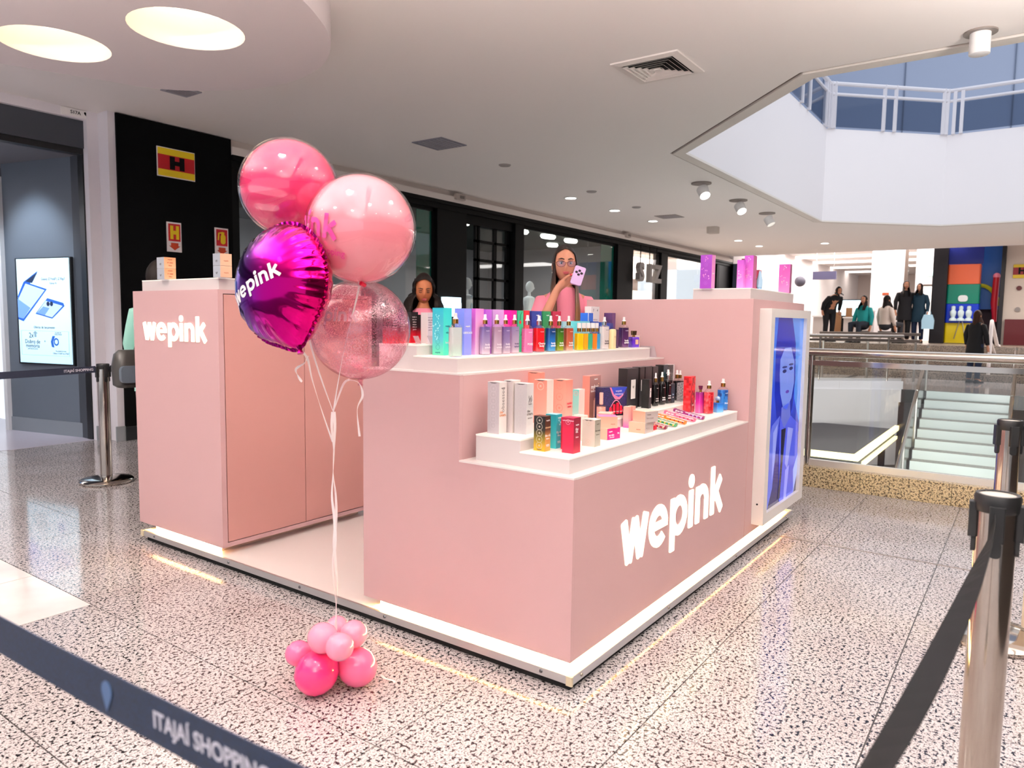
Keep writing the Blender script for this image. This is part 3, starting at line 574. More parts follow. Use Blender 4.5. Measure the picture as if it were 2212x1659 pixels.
m=MB(); m.box((3.2,7.35,-.02),(14.6,11.8,-.001)); struct(mk('floor_shop',m,mat('#4a4643',.3)))
LAMP=mat('#fffdf6',.4,emit=4.0)
for LN,(x,y,lx) in zip(('at the left end, seen beside the black wall','above the pale blue jackets','just left of the black grid door','first of three in a row above the mannequins','second of three in a row above the mannequins','third of three in a row above the mannequins','small one near the green glass fin','deep inside behind the dark pink balloon','deep inside above the sand jackets'),((4.6,8.2,.7),(6.5,8.3,.5),(8.9,7.9,.35),(10.6,7.7,.55),(11.7,7.7,.55),(12.7,7.7,.5),(13.3,8.6,.4),(5.6,9.6,.5),(10.2,9.8,.4))):
    l=thing('shop_lamp','white oval lamp in the fashion shop, '+LN,'lamp',(x,y,3.3),group='oval lamps in the fashion shop')
    m=MB(); m.lathe([(.0,0),(.10,.01),(.12,.05),(.11,.09),(0,.09)],(x,y,3.3),18,sx=lx/.24); mk('diffuser',m,LAMP,l,smooth=True)
    m=MB(); m.tube([(x,y,3.385),(x,y,3.41)],.02,6); mk('mount',m,DARK,l)
area('fashion_light_a',(5.5,9.3,3.25),4,2,50,(.93,.97,1)); area('fashion_light_b',(11.5,9.0,3.25),4,2,60,(.93,.97,1))  # two area fills, not tied to any modelled lamp
block('white_display',(8.05,7.9,.9),(8.42,8.0,2.9),mat('#dfdbe0',.6),'white hanging display panel left of the black grid door','panel')
for x,y,c,lb in ((4.2,8.6,'#1c2228','dark'),(5.6,8.9,'#a9c4cf','pale blue'),(6.4,8.3,'#3b4438','olive'),(8.25,8.6,'#1b1b1d','black'),(10.2,9.4,'#c7b08f','sand')):
    r=thing('clothes_rack','black rail hung with %s jackets inside the fashion shop'%lb,'clothes rack',(x,y,0))
    m=MB(); m.tube([(x-.4,y,0),(x-.4,y,1.75),(x+.4,y,1.75),(x+.4,y,0)],.015,6); mk('frame',m,DARK,r)
    for k in range(5):
        xx=x-.3+.15*k; m=MB(); m.loft([[(xx+a*.055,y+b*w,z) for a,b in ((-1,-1),(1,-1),(1,1),(-1,1))] for z,w in ((.75,.20),(1.2,.2),(1.55,.22),(1.66,.05))]); mk('jacket',m,mat(c,.8),r,smooth=True)
def mannequin(x,y,z,lb,rz):
    q=thing('mannequin',lb,'mannequin',(x,y,0),rz); B=MB()
    B.lathe([(.0,.80),(.14,.82),(.165,.95),(.13,1.10),(.155,1.28),(.20,1.42),(.185,1.48),(.06,1.52),(.052,1.62),(.0,1.62)],(0,0,z),20,sy=.62); B.sphere((0,-.01,z+1.73),(.075,.095,.125),16,12); B.sphere((0,-.09,z+1.70),(.02,.03,.03),8,6)
    for s in (-1,1): B.tube([(s*.19,0,z+1.43),(s*.24,.02,z+1.2),(s*.22,-.05,z+.9)],[.05,.042,.035],8)
    mk('figure',B,mat('#eef2f4',.35),q,local=True,smooth=True)
    J=MB(); J.lathe([(.185,.72),(.19,.95),(.155,1.12),(.18,1.3),(.222,1.42),(.19,1.49),(.08,1.53)],(0,0,z),20,sy=.66,cap=False)
    for s in (-1,1): J.tube([(s*.20,0,z+1.44),(s*.255,.02,z+1.2),(s*.235,-.05,z+.92)],[.062,.055,.048],8)
    mk('jacket',J,mat('#e8eef0',.7),q,local=True,smooth=True)
    s=MB(); s.prism([(-.05,z+1.0),(.05,z+1.0),(.07,z+1.5),(-.07,z+1.5)],-.128,-.115,axis=1); mk('shirt',s,mat('#c5dbe6',.7),q,local=True)
    s=MB(); s.tube([(0,0,.03),(0,0,z+.85)],.02,8); s.lathe([(.0,0),(.18,0),(.18,.02),(0,.03)],n=20); mk('stand',s,STEEL,q,local=True,smooth=True)
mannequin(10.15,7.62,.48,'white mannequin in a white jacket left of the woman with the phone',.5)
mannequin(11.05,7.75,.46,'white mannequin head partly hidden behind the hair of the woman with the phone',.6)
mannequin(8.85,7.75,.42,'white mannequin seen through the black grid door',.3)
lg=thing('lit_logo','pale blue lit block logo low on the black column','sign',(7.54,7.0,1.6)); LB=mat('#d9f4ff',.4,emit=1.3)
for xs in (1,-1):
    m=MB(); c=7.545
    def bx(a,b,z0,z1): m.box((c+min(xs*a,xs*b),6.99,z0),(c+max(xs*a,xs*b),7.08,z1))
    bx(.015,.08,1.50,1.84); bx(.08,.22,1.74,1.84); bx(.16,.23,1.62,1.74) if xs>0 else bx(.16,.23,1.50,1.74); bx(.08,.23,1.50,1.58); mk('glyph',m,LB,lg)
# bright shop with the S1Z letters
m=MB(); m.box((14.8,11.4,0),(24,11.6,3.5)); struct(mk('wall_shop_bright',m,mat('#e8cfbd',.8))); m=MB(); m.box((14.8,7.35,3.45),(24,11.6,3.55)); struct(mk('ceiling_shop_bright',m,mat('#efe3da',.8))); m=MB(); m.box((14.8,7.35,-.02),(24,11.6,-.001)); struct(mk('floor_shop_bright',m,mat('#b99f8d',.3)))
area('bright_shop_light',(17.5,9.2,3.4),5,2.6,330,(1,.92,.84))  # area fill for the shop, without a fixture
sz=thing('shop_letters','large grey three dimensional letters hanging in the bright shop window','sign',(15.5,7.3,2.5))
LT=[(15.05,'S'),(15.6,'1'),(16.05,'Z')]
for x,t in LT: m=MB(); put_text(m,t,.62,(x,7.0,2.72),(1,0,0),(0,0,1),ext=.06,bold=.03); mk('letter',m,mat('#8f8885',.5),sz); m=MB(); m.box((x-.01,6.99,2.95),(x+.01,7.01,3.44)); mk('hanger',m,DARK,sz)
for x0,x1,z0,z1,lb in ((15.0,16.4,0,2.35,'white lit display panel below the grey shop window letters'),(17.3,19.2,0,2.4,'white lit display panel in the window right of the grey shop window letters'),(17.3,19.2,2.75,3.44,'white lit shelf strip above the right hand display panel')):
    o=thing('light_box',lb,'light box',((x0+x1)/2,8.5,z0)); m=MB(); m.rbox((x0,8.5,z0),(x1,8.6,z1),.04,axis=1); mk('panel',m,mat('#fff6f2',.5,emit=.7),o)
for x in (15.2,15.7):
    l=thing('pendant_lamp','%s white pendant lamp above the grey shop window letters'%('left' if x<15.5 else 'right'),'lamp',(x,7.9,3.1),group='pendant lamps above the grey shop window letters'); m=MB(); m.lathe([(0,0),(.11,.0),(.10,.05),(.03,.1),(0,.1)],(x,7.9,3.05),14); mk('shade',m,LAMP,l,smooth=True); m=MB(); m.tube([(x,7.9,3.14),(x,7.9,3.45)],.01,6); mk('cable',m,DARK,l)
m=MB(); m.box((21.1,7.1,0),(22.2,7.3,3.4)); struct(mk('wall_dark_end',m,mat('#0d0e12',.5))); m=MB(); m.box((22.2,6.8,0),(23.1,7.3,3.45)); struct(mk('wall_blue_pier',m,mat('#49536b',.6)))
# ------------------------------------------------------------------ ceiling fittings
DL=mat('#fffaf0',.4,emit=DLE)
for i,(x,y) in enumerate(((9.256,5.64),(11.0,5.65),(12.82,5.65),(17.49,5.28),(19.18,5.23),(19.27,3.45))):
    l=thing('downlight',('nearest of the three downlights in a row','middle one of the three downlights in a row','farthest of the three downlights in a row','left one of the far pair of downlights','right one of the far pair of downlights','lone downlight left of the toy shop')[i],'downlight',(x,y,3.7),group='round downlights beyond the kiosk')
    v,f=ring2(.095,.13,24); m=MB(); m.lathe([(.13,0),(.13,.012),(.1,.012),(.1,0),(.13,0)],(x,y,3.686),24,cap=False); mk('trim_ring',m,WHITEP,l)
    m=MB(); m.lathe([(.0,0),(.1,0),(.1,.01),(0,.01)],(x,y,3.688),24); mk('lens',m,DL,l)
    spot('downlight_beam',(x,y,3.66),SPOTP,120)
for (x,y,rx,lb) in ((9.118,3.105,.5,'white tilted ceiling spotlight nearest the left corner of the ceiling opening'),(11.043,3.141,.5,'white tilted ceiling spotlight in the middle of the three along the opening'),(12.892,3.164,.1,'grey tilted ceiling spotlight farthest along the opening edge')):
    l=thing('spotlight',lb,'spotlight',(x,y,3.7)); m=MB(); m.lathe([(.16,0),(.16,.02),(.0,.02)],(x,y,3.68),20); mk('base_ring',m,mat('#8f857e',.5),l)
    m=MB(); m.lathe([(.085,-.16),(.095,0.),(.03,.03)],n=16); m.xf(Matrix.Translation((x,y-.02,3.6))@Matrix.Rotation(rx,4,'Y')@Matrix.Rotation(-.5,4,'X')); mk('barrel',m,WHITEP,l,smooth=True)
    m=MB(); m.lathe([(.0,-.163),(.08,-.163)],n=16,cap=False); m.xf(Matrix.Translation((x,y-.02,3.6))@Matrix.Rotation(rx,4,'Y')@Matrix.Rotation(-.5,4,'X')); mk('lens',m,mat('#fffaf0',.4,emit=(3 if rx>.2 else .4)),l)
x,y=4.40,-.93
l=thing('spotlight','white cylindrical ceiling spotlight at the top right of the photo','spotlight',(x,y,3.7)); m=MB(); m.lathe([(.115,0),(.115,.012),(.0,.012)],(x,y,3.688),24); mk('base_ring',m,mat('#8b817b',.4),l)
m=MB(); m.lathe([(.0,-.17),(.065,-.17),(.072,-.165),(.072,0)],(x,y,3.70),24); mk('barrel',m,WHITEP,l,smooth=True)
# square air diffuser with nested louvres
vx,vy=3.775,1.452; v=thing('air_diffuser','white square ceiling air diffuser with nested dark louvres near the opening','vent',(vx,vy,3.7))
def sqring(r0,r1,z0,z1,mb): 
    P=[(vx-r0,vy-r0),(vx+r0,vy-r0),(vx+r0,vy+r0),(vx-r0,vy+r0)]; Q=[(vx-r1,vy-r1),(vx+r1,vy-r1),(vx+r1,vy+r1),(vx-r1,vy+r1)]
    n=4
    for i in range(4):
        j=(i+1)%4; mb.add([P[i]+(z0,),P[j]+(z0,),Q[j]+(z1,),Q[i]+(z1,)],[(0,1,2,3)])
    return mb
m=MB(); m.box((vx-.245,vy-.245,3.696),(vx+.245,vy+.245,3.699)); mk('dark_throat',m,mat('#151310',.8),v)
VW=mat('#efe6df',.5)
m=MB(); sqring(.31,.24,3.688,3.680,m); sqring(.31,.312,3.688,3.70,m); mk('frame',m,VW,v)
for k in range(5): r=.232-.043*k; m=MB(); sqring(r,r-.027,3.674,3.692,m); mk('louvre',m,VW,v)
m=MB(); m.box((vx-.03,vy-.03,3.67),(vx+.03,vy+.03,3.69)); mk('centre_plate',m,VW,v)
def flat_vent(x0,y0,s,lb,c='#8b8790'):
    o=thing('return_grille',lb,'vent',(x0+s/2,y0+s/2,3.7)); m=MB(); m.box((x0,y0,3.69),(x0+s,y0+s,3.70)); mk('frame',m,mat(c,.6),o)
    for k in range(7): m=MB(); yy=y0+.04+k*(s-.08)/7; m.box((x0+.03,yy,3.682),(x0+s-.03,yy+.012,3.69)); mk('slat',m,mat('#a8a4ab',.5),o)
flat_vent(4.60,4.71,.5,'grey square ceiling grille above the light pink balloon'); flat_vent(1.65,5.57,.28,'grey ceiling grille partly hidden by the white raft','#a7a4ad'); flat_vent(12.12,4.82,.48,'small grey ceiling grille between the spotlights and the far downlights','#a09791')
for (x,y),lb in zip(((6.33,5.0),(8.87,4.99),(10.84,5.09)),('nearest','middle','farthest')):
    m=MB(); m.lathe([(.075,0),(.09,.012),(.09,.02)],(x,y,3.68),18); tag(mk('smoke_detector',m,mat('#aaa29f',.6),loc=(x,y,3.69)),'%s of the three flat round ceiling sensors left of the downlights'%lb,'sensor')
m=MB(); m.rbox((14.35,4.75,3.55),(14.6,5.0,3.70),.05); tag(mk('ceiling_box',m,mat('#c9beb4',.6),loc=(14.5,4.9,3.6)),'small beige box on the ceiling near the far grille','sensor')
for x,y,rz in UPS:  # added bars out of view, put in to lift the ceiling brightness
    l=thing('ceiling_fill_bar','added suspended white bar brightening the ceiling, unseen outside the frame, %s'%('left of the viewer' if y>1 else ('behind the viewer' if x<-3 else ('above the viewer' if x<0 else 'right of the viewer'))),'lamp',(x,y,2.95),rz)
    m=MB(); m.box((-1.2,-.08,-.03),(1.2,.08,0)); m.box((-1.2,-.08,0),(1.2,-.07,.03)); m.box((-1.2,.07,0),(1.2,.08,.03)); mk('housing',m,WHITEP,l,local=True)
    for s in (-1,1): m=MB(); m.tube([(s*1.0,0,0),(s*1.0,0,.75)],.004,6); mk('cable',m,STEEL,l,local=True)
    area('uplight',(x,y,2.97),2.3,.13,UPP,(1,.94,.89),(PI,0,rz))
# added ceiling spots, out of view, that brighten floor and kiosk (they show as highlights on the balloons)
for i,(x,y,p) in enumerate(KEYS):
    l=thing('downlight','unseen ceiling downlight %s'%('over the far left corner,over the left approach,left of the viewer,behind the left shoulder,before the balloons,over the viewer,behind the viewer,far behind the viewer,over the right aisle,behind the right aisle,over the second post,over the right edge,before the phone shop,far left of the phone shop'.split(',')[i]),'downlight',(x,y,3.7))
    m=MB(); m.lathe([(.13,0),(.13,.012),(.1,.012),(.1,0),(.13,0)],(x,y,3.686),24,cap=False); mk('trim_ring',m,WHITEP,l); m=MB(); m.lathe([(.0,0),(.1,0),(.1,.01),(0,.01)],(x,y,3.688),24); mk('lens',m,mat('#fffaf0',.4,emit=DLE*1.5),l)
    spot('downlight_beam',(x,y,3.66),p,140,(1,.91,.82),rad=.22)
# ================================================================== KIOSK
PINK=mat('#c49e9f',.42,spec=.35); PINKD=mat('#c18d88',.42,spec=.35); WHT=mat('#eae3e0',.35); ALU=mat('#cfd0d2',.3,.85); LEDW=mat('#ffdf8c',.4,emit=LEDE); LETW=mat('#fff0d8',.4,emit=1.05)  # PINKD: door pink darkened, shade of that side put into the colour
SEAM=mat('#3a2523',.7)
ZB,ZT,ZU,ZC=.109,.8464,1.2187,1.600
pf_=thing('kiosk_platform','low white kiosk platform with metal edge profile and warm light under the furniture','platform',(1.58,1.6,0))
m=MB(); m.box((-.012,-.012,.036),(3.16,3.19,.064)); mk('deck',m,mat('#eee4e0',.3),pf_)
m=MB()
for a,b in (((-.024,-.024,.034),(3.18,-.012,.068)),((-.024,-.012,.034),(-.012,3.206,.068)),((3.168,-.012,.034),(3.18,3.206,.068)),((-.012,3.194,.034),(3.168,3.206,.068))): m.box(a,b)
mk('edge_profile',m,ALU,pf_); m=MB(); m.box((.0,.0,.0),(3.15,3.18,.036)); mk('black_base',m,mat('#050505',.8),pf_)
for y in (.12,1.0,1.62,2.25,3.05):
    m=MB(); m.lathe([(.0,0),(.008,0),(.006,.004),(0,.004)],n=12); m.xf(Matrix.Translation((-.0245,y,.052))@Matrix.Rotation(-PI/2,4,'Y')); mk('screw',m,mat('#6d6f74',.3,.9),pf_)
for x in (.05,.9,1.9,3.0):
    m=MB(); m.lathe([(.0,0),(.008,0),(.006,.004),(0,.004)],n=12); m.xf(Matrix.Translation((x,-.0245,.052))@Matrix.Rotation(PI/2,4,'X')); mk('screw',m,mat('#8d8478',.3,.9),pf_)
for y in (-.024,3.185): m=MB(); m.rbox((-.03,y-.004,.032),(-.018,y+.026,.07),.004); mk('corner_clip',m,mat('#d9cdb0',.35,.4),pf_)
def plinth_led(x0,y0,x1,y1,sides,par):
    for s in sides:
        m=MB()
        if s=='x': m.box((x0-.002,y0,.066),(x0,y1,.098))
        if s=='y': m.box((x0,y0-.002,.066),(x1,y0,.098))
        if s=='X': m.box((x1,y0,.066),(x1+.002,y1,.098))
        mk('light_strip',m,LEDW,par)
# tiered counter
ct=thing('display_counter','pink stepped display counter with a large lit white logo on its front','counter',(1.05,.58,.064))
L_=2.108
m=MB(); m.box((.05,.05,.064),(L_,1.10,ZB)); mk('toe_kick',m,mat('#f0e6da',.5),ct)
m=MB(); m.add([(0,0,ZB),(0,1.165,ZB),(0,1.165,ZU),(0,.572,ZU),(0,.572,ZT),(0,0,ZT)]+[(.022,a,b) for a,b in ((0,ZB),(1.165,ZB),(1.165,ZU),(.572,ZU),(.572,ZT),(0,ZT))],[(0,1,2,3,4,5),(11,10,9,8,7,6)]+[(i,(i+1)%6,(i+1)%6+6,i+6) for i in range(6)]); mk('end_panel',m,PINK,ct)
m=MB(); m.box((.0225,0,ZB),(L_,.02,ZT-.008)); mk('front_panel',m,PINK,ct)
m=MB(); m.box((.0225,.572,ZT),(L_,.59,ZU-.008)); mk('riser_panel',m,PINK,ct)
m=MB(); m.box((.0225,1.145,ZB),(L_,1.165,ZU-.008)); mk('rear_panel',m,PINK,ct)
m=MB(); m.box((.0225,.0,ZT-.008),(L_,.572,ZT)); mk('lower_top',m,WHT,ct); m=MB(); m.box((.0225,.572,ZU-.008),(L_,1.165,ZU)); mk('upper_top',m,WHT,ct)
m=MB(); m.box((-.001,-.001,ZT-.006),(.0225,.572,ZT+.001)); mk('edge_band',m,WHT,ct); m=MB(); m.box((-.001,.571,ZU-.006),(.0225,1.166,ZU+.001)); mk('edge_band',m,WHT,ct)
plinth_led(.05,.05,L_,1.10,'xy',ct)
put_logo(ct,(.403,.0005,.382),(1,0,0),(0,0,1),1.0,LETW)
# tall column with a screen
cl=thing('screen_column','tall pink column with a white framed portrait screen on its front','column',(2.7,.58,.064))
m=MB(); m.box((2.11,.05,.064),(3.10,1.10,ZB)); mk('toe_kick',m,mat('#f0e6da',.5),cl)
m=MB(); m.box((2.11,.0,ZB),(3.317,1.168,ZC)); mk('body',m,PINK,cl,bevel=.002)
m=MB(); m.box((2.1085,-.0005,ZB),(2.1105,.002,ZT)); mk('seam',m,mat('#c89088',.6),cl)
plinth_led(2.11,.05,3.10,1.10,'y',cl)
m=MB(); FX0,FX1,FZ0,FZ1,FY=2.243,3.212,.165,1.545,-.075
for a,b in (((FX0,FY,FZ0),(2.318,-.0005,FZ1)),((FX1-.10,FY,FZ0),(FX1,-.0005,FZ1)),((2.318,FY,FZ0),(FX1-.10,-.0005,FZ0+.068)),((2.318,FY,FZ1-.055),(FX1-.10,-.0005,FZ1))): m.box(a,b)
sf=mk('screen_frame',m,mat('#efe9e5',.4),cl); m=MB(); m.lathe([(0,0),(.006,0),(.006,.003),(0,.003)],n=12); m.xf(Matrix.Translation((FX0-.001,-.035,.30))@Matrix.Rotation(-PI/2,4,'Y')); mk('lock',m,DARK,sf)
m=MB(); m.box((2.318,-.052,FZ0+.068),(FX1-.10,-.02,FZ1-.055)); dsp=mk('display',m,grad([(0,'#15124a'),(.25,'#1a1d8c'),(.55,'#2741c6'),(.8,'#2a55c8'),(1,'#1740a8')],.06,2,emit=.42,spec=.6),cl)
SX0,SX1,SZA,SZB=2.318,FX1-.10,FZ0+.068,FZ1-.055
def simg(pts,c,e,t):
    m=MB(); m.add([(SX0+(SX1-SX0)*u,-.052-.0004*t,SZA+(SZB-SZA)*v) for u,v in pts],[tuple(range(len(pts)))]); mk('picture',m,mat(c,.06,emit=e),dsp)
def blob(cx,cy,rx,ry,n=18,a0=0,a1=360): return [(cx+rx*math.cos(math.radians(a0+(a1-a0)*k/n)),cy+ry*math.sin(math.radians(a0+(a1-a0)*k/n))) for k in range(n)]
simg([(.0,.45),(.10,.60),(.16,.80),(.28,.95),(.45,1.0),(.0,1.0)],'#2f62c9',.5,1)
simg([(.6,1.0),(1,1),(1,.4),(.80,.55),(.72,.80)],'#4a7fd6',.5,1)
simg([(.20,1.0),(.62,1.0),(.76,.86),(.80,.66),(.74,.50),(.60,.42),(.30,.42),(.18,.60),(.16,.85)],'#0d1f9c',.45,2)
simg([(.30,.78),(.42,.84),(.62,.84),(.74,.76),(.76,.64),(.70,.56),(.56,.50),(.44,.52),(.34,.60),(.30,.70)],'#7088e0',.38,3)
simg([(.40,.52),(.66,.54),(.70,.44),(.52,.40),(.40,.44)],'#5a67c4',.45,3)
for u,v in ((.44,.715),(.64,.725)): simg(blob(u,v,.06,.010),'#14206e',.3,4); simg(blob(u,v+.022,.075,.006),'#22307e',.3,4)
simg(blob(.555,.60,.055,.009),'#5b3fae',.4,4); simg([(.535,.70),(.555,.70),(.575,.645),(.525,.645)],'#6f86dc',.45,4)
simg([(.0,.30),(.14,.44),(.36,.48),(.30,.36),(.22,.10),(.10,.0),(.0,.0)],'#5a6ad4',.4,5); simg([(.36,.48),(.50,.40),(.70,.46),(.95,.40),(1,.2),(.9,.0),(.45,.0),(.40,.2)],'#4552cf',.5,5)
simg([(.42,.40),(.56,.40),(.50,.20),(.46,.02),(.40,.02),(.44,.22)],'#16163c',.25,6); simg([(.18,.40),(.30,.44),(.26,.24),(.20,.14)],'#8a98e6',.4,6); simg([(.62,.40),(.80,.38),(.66,.16),(.58,.2)],'#8a94e8',.4,6)
simg([(.60,.16),(.72,.18),(.66,.0),(.58,.0)],'#8b93f2',.5,6); simg([(.86,.14),(1,.22),(1,.10),(.9,.0)],'#93a6ee',.5,6); simg([(.0,.20),(.06,.24),(.08,.0),(.0,.0)],'#201f52',.25,6)
# storage cabinet
cb=thing('storage_cabinet','tall pink cabinet with a lit white logo and two flush doors on the left','cabinet',(.58,2.8,.064))
Y1,Y2,CX=2.338,3.27,1.17
m=MB(); m.box((.05,2.43,.064),(1.12,3.16,ZB)); mk('toe_kick',m,mat('#ead9c2',.5),cb)
m=MB(); m.box((0,Y1+.018,ZB),(CX,Y2,ZC)); m.box((0,Y1,ZB),(.032,Y1+.018,ZC)); m.box((1.14,Y1,ZB),(CX,Y1+.018,ZC)); m.box((.032,Y1,ZB),(1.14,Y1+.018,.135)); m.box((.032,Y1,1.578),(1.14,Y1+.018,ZC)); mk('carcass',m,PINK,cb)
m=MB(); m.box((.0325,Y1+.012,.1355),(1.1395,Y1+.0185,1.5775)); mk('shadow_gap',m,mat('#150b0b',.8),cb)
for x0,x1 in ((.0375,.5905),(.5955,1.135)): m=MB(); m.box((x0,Y1+.0005,.140),(x1,Y1+.0175,1.573)); mk('door',m,PINKD,cb)
plinth_led(.05,2.43,1.12,3.16,'x',cb)
put_logo(cb,(-.0005,3.150,1.297),(0,-1,0),(0,0,1),.548,LETW)
def riser(x0,y0,x1,y1,z0,z1,label):
    r=thing('display_riser',label,'riser',((x0+x1)/2,(y0+y1)/2,z0)); t=.006
    m=MB(); m.box((x0,y0,z0),(x1,y1,z1-t)); mk('box_body',m,mat('#d6cccb',.4),r); m=MB(); m.box((x0-.001,y0-.001,z1-t),(x1+.001,y1+.001,z1)); mk('glow_top',m,mat('#fffaf2',.4,emit=RISE),r); return r  # brightness put into the top: faint glow over a greyed body
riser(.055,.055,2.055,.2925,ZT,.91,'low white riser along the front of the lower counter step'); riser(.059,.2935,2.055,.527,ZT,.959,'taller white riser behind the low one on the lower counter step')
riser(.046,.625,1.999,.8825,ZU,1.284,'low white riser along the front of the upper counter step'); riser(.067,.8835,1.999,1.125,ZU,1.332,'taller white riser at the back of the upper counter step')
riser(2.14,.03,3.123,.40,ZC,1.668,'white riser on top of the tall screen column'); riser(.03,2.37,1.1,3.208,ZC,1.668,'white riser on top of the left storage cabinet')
# ------------------------------------------------------------------ PRODUCTS (metre positions on the risers)
def face_pt(W_,D,H,face,u,v,e=.0006):
    if face=='L': return Vector((-e,D*(1-u),H*v)),(0,-1,0)
    if face=='R': return Vector((W_*u,-e,H*v)),(1,0,0)
def carton(pos,mats,label,rings=0,ringc='#cbbfc0',texts=(),lid=None,rz=0,group=None,extra=None,name='perfume_carton',cat='box',ringr=None):
    X,Y,Z,W_,D,H=pos; r=thing(name,label,cat,(X,Y,Z),rz,group)
    lm,rm,tm_=mats; m=MB(); m.box((0,0,0),(W_,D,H),faces=[0,2,1,1,0,0]); mk('carton',m,[lm,rm,tm_],r,local=True)
    if lid:
        m=MB(); n=6; t=.0012
        R=[]
        for k in range(n+1):
            u=k/n; b=.0035*math.sin(PI*u); R.append([(0,D*u,H+.0006),(W_,D*u,H+.0006),(W_,D*u,H+.0006+t),(0,D*u,H+.0006+t+b)])
        m.loft(R); mk('lid',m,mat(lid,.5),r,local=True)
        m=MB(); m.add([(-.0003,D*.12,H-.0003),(-.0003,D*.88,H-.0003),(-.0003,D*.65,H-.004),(-.0003,D*.35,H-.004)],[(0,1,2,3)]); mk('lid_slot',m,mat('#3b3436',.8),r,local=True)
    if rings:
        m=MB(); rr=ringr or D*.27
        for k in range(rings):
            v=.88-(.72/max(1,rings-1) if rings>1 else 0)*k; o,x=face_pt(W_,D,H,'L',.5,v); M_=frame(o,x,(0,0,1)); q,f=ring2(rr*.86,rr,18); m.add([tuple(M_@Vector(p)) for p in q],f); q,f=ring2(0,rr*.3,6); m.add([tuple(M_@Vector(p)) for p in q],f)
        mk('printed_rings',m,mat(ringc,.5),r,local=True)
    by={}
    for t in texts:
        face,s,u,v,size,c=t[:6]; rot=len(t)>6 and t[6]; o,x=face_pt(W_,D,H,face,u,v); b=by.setdefault(c,MB())
        if rot: put_text(b,s,size,o,(0,0,1),tuple(-Vector(x)),ext=.0002)
        else: put_text(b,s,size,o,x,(0,0,1),ext=.0002,bold=.0002)
    for c,b in by.items(): mk('lettering',b,mat(c,.5),r,local=True)
    if extra: extra(r,W_,D,H)
    return r
def superring(r,z,n=28,pw=4.0,s=1.0):
    o=[]
    for k in range(n):
        w=2*PI*k/n+PI/n; c,q=math.cos(w),math.sin(w); e=2/pw; o.append((math.copysign(abs(c)**e,c)*r,math.copysign(abs(q)**e,q)*r*s,z))
    return o
CLEAR=film('bottle_glass','#fbf8f8',.5,.03); PUMP=mat('#f4eff0',.35); SILV=mat('#d8cfcc',.16,1.0)
def bottle(pos,liquid,label,text='#ffffff',collar=None,words=('body','splash'),top='pump',rz=-.45,topm=None,group=None,name='spray_bottle',depth=.8,fill=.98,extra=None):
    X,Y,Z,r,hb,f0,f1,ht=pos; o=thing(name,label,'bottle',(X,Y,Z),rz,group); sh=f0
    m=MB(); m.loft([superring(r*.96,.0005,s=depth),superring(r,.004,s=depth),superring(r,hb-.006,s=depth),superring(r*.95,hb+.001,s=depth),superring(r*.70,hb+(sh-hb)*.6,pw=2.6,s=1),superring(r*.46,sh,pw=2,s=1)]); mk('bottle_glass',m,CLEAR,o,local=True,smooth=True)
    q=r*.93; m=MB(); m.loft([superring(q*.96,.004,s=depth),superring(q,.008,s=depth),superring(q,hb*fill,s=depth)]); mk('liquid',m,liquid,o,local=True,smooth=True)
    m=MB(); rc=r*.46; m.lathe([(rc,sh+.0003),(rc,f1),(rc*.8,f1)],n=16); mk('collar',m,collar or GOLD,o,local=True,smooth=True)
    if top=='pump': m=MB(); rp=rc*.72; m.lathe([(rc*.95,f1+.0004),(rc*.95,f1+.003),(rp,f1+.006),(rp*.82,f1+(ht-f1)*.45),(rp*.8,ht-.002),(rp*.6,ht),(0,ht)],n=14); m.tube([(0,-rp*.6,f1+(ht-f1)*.7),(0,-rp*1.0,f1+(ht-f1)*.7)],.0014,6); mk('sprayer',m,topm or PUMP,o,local=True,smooth=True)
    elif top=='cap': m=MB(); m.lathe([(rc*1.02,f1+.0004),(rc*1.02,ht-.001),(rc*.9,ht),(0,ht)],n=16); mk('cap',m,topm or mat('#e9dfdf',.3),o,local=True,smooth=True)
    if words:
        m=MB(); yb=-r*depth-.0012
        for i,s in enumerate(words): put_text(m,s,r*.50,(r*.18,yb,hb*(.36-.10*i)),(1,0,0),(0,0,1),ext=.0002,bold=.0004)
        put_text(m,'wepink',r*.26,(r*.2,yb,hb*.84),(1,0,0),(0,0,1),ext=.0002)
        mk('lettering',m,mat(text,.5),o,local=True)
    if extra: extra(o,r,hb)
    return o
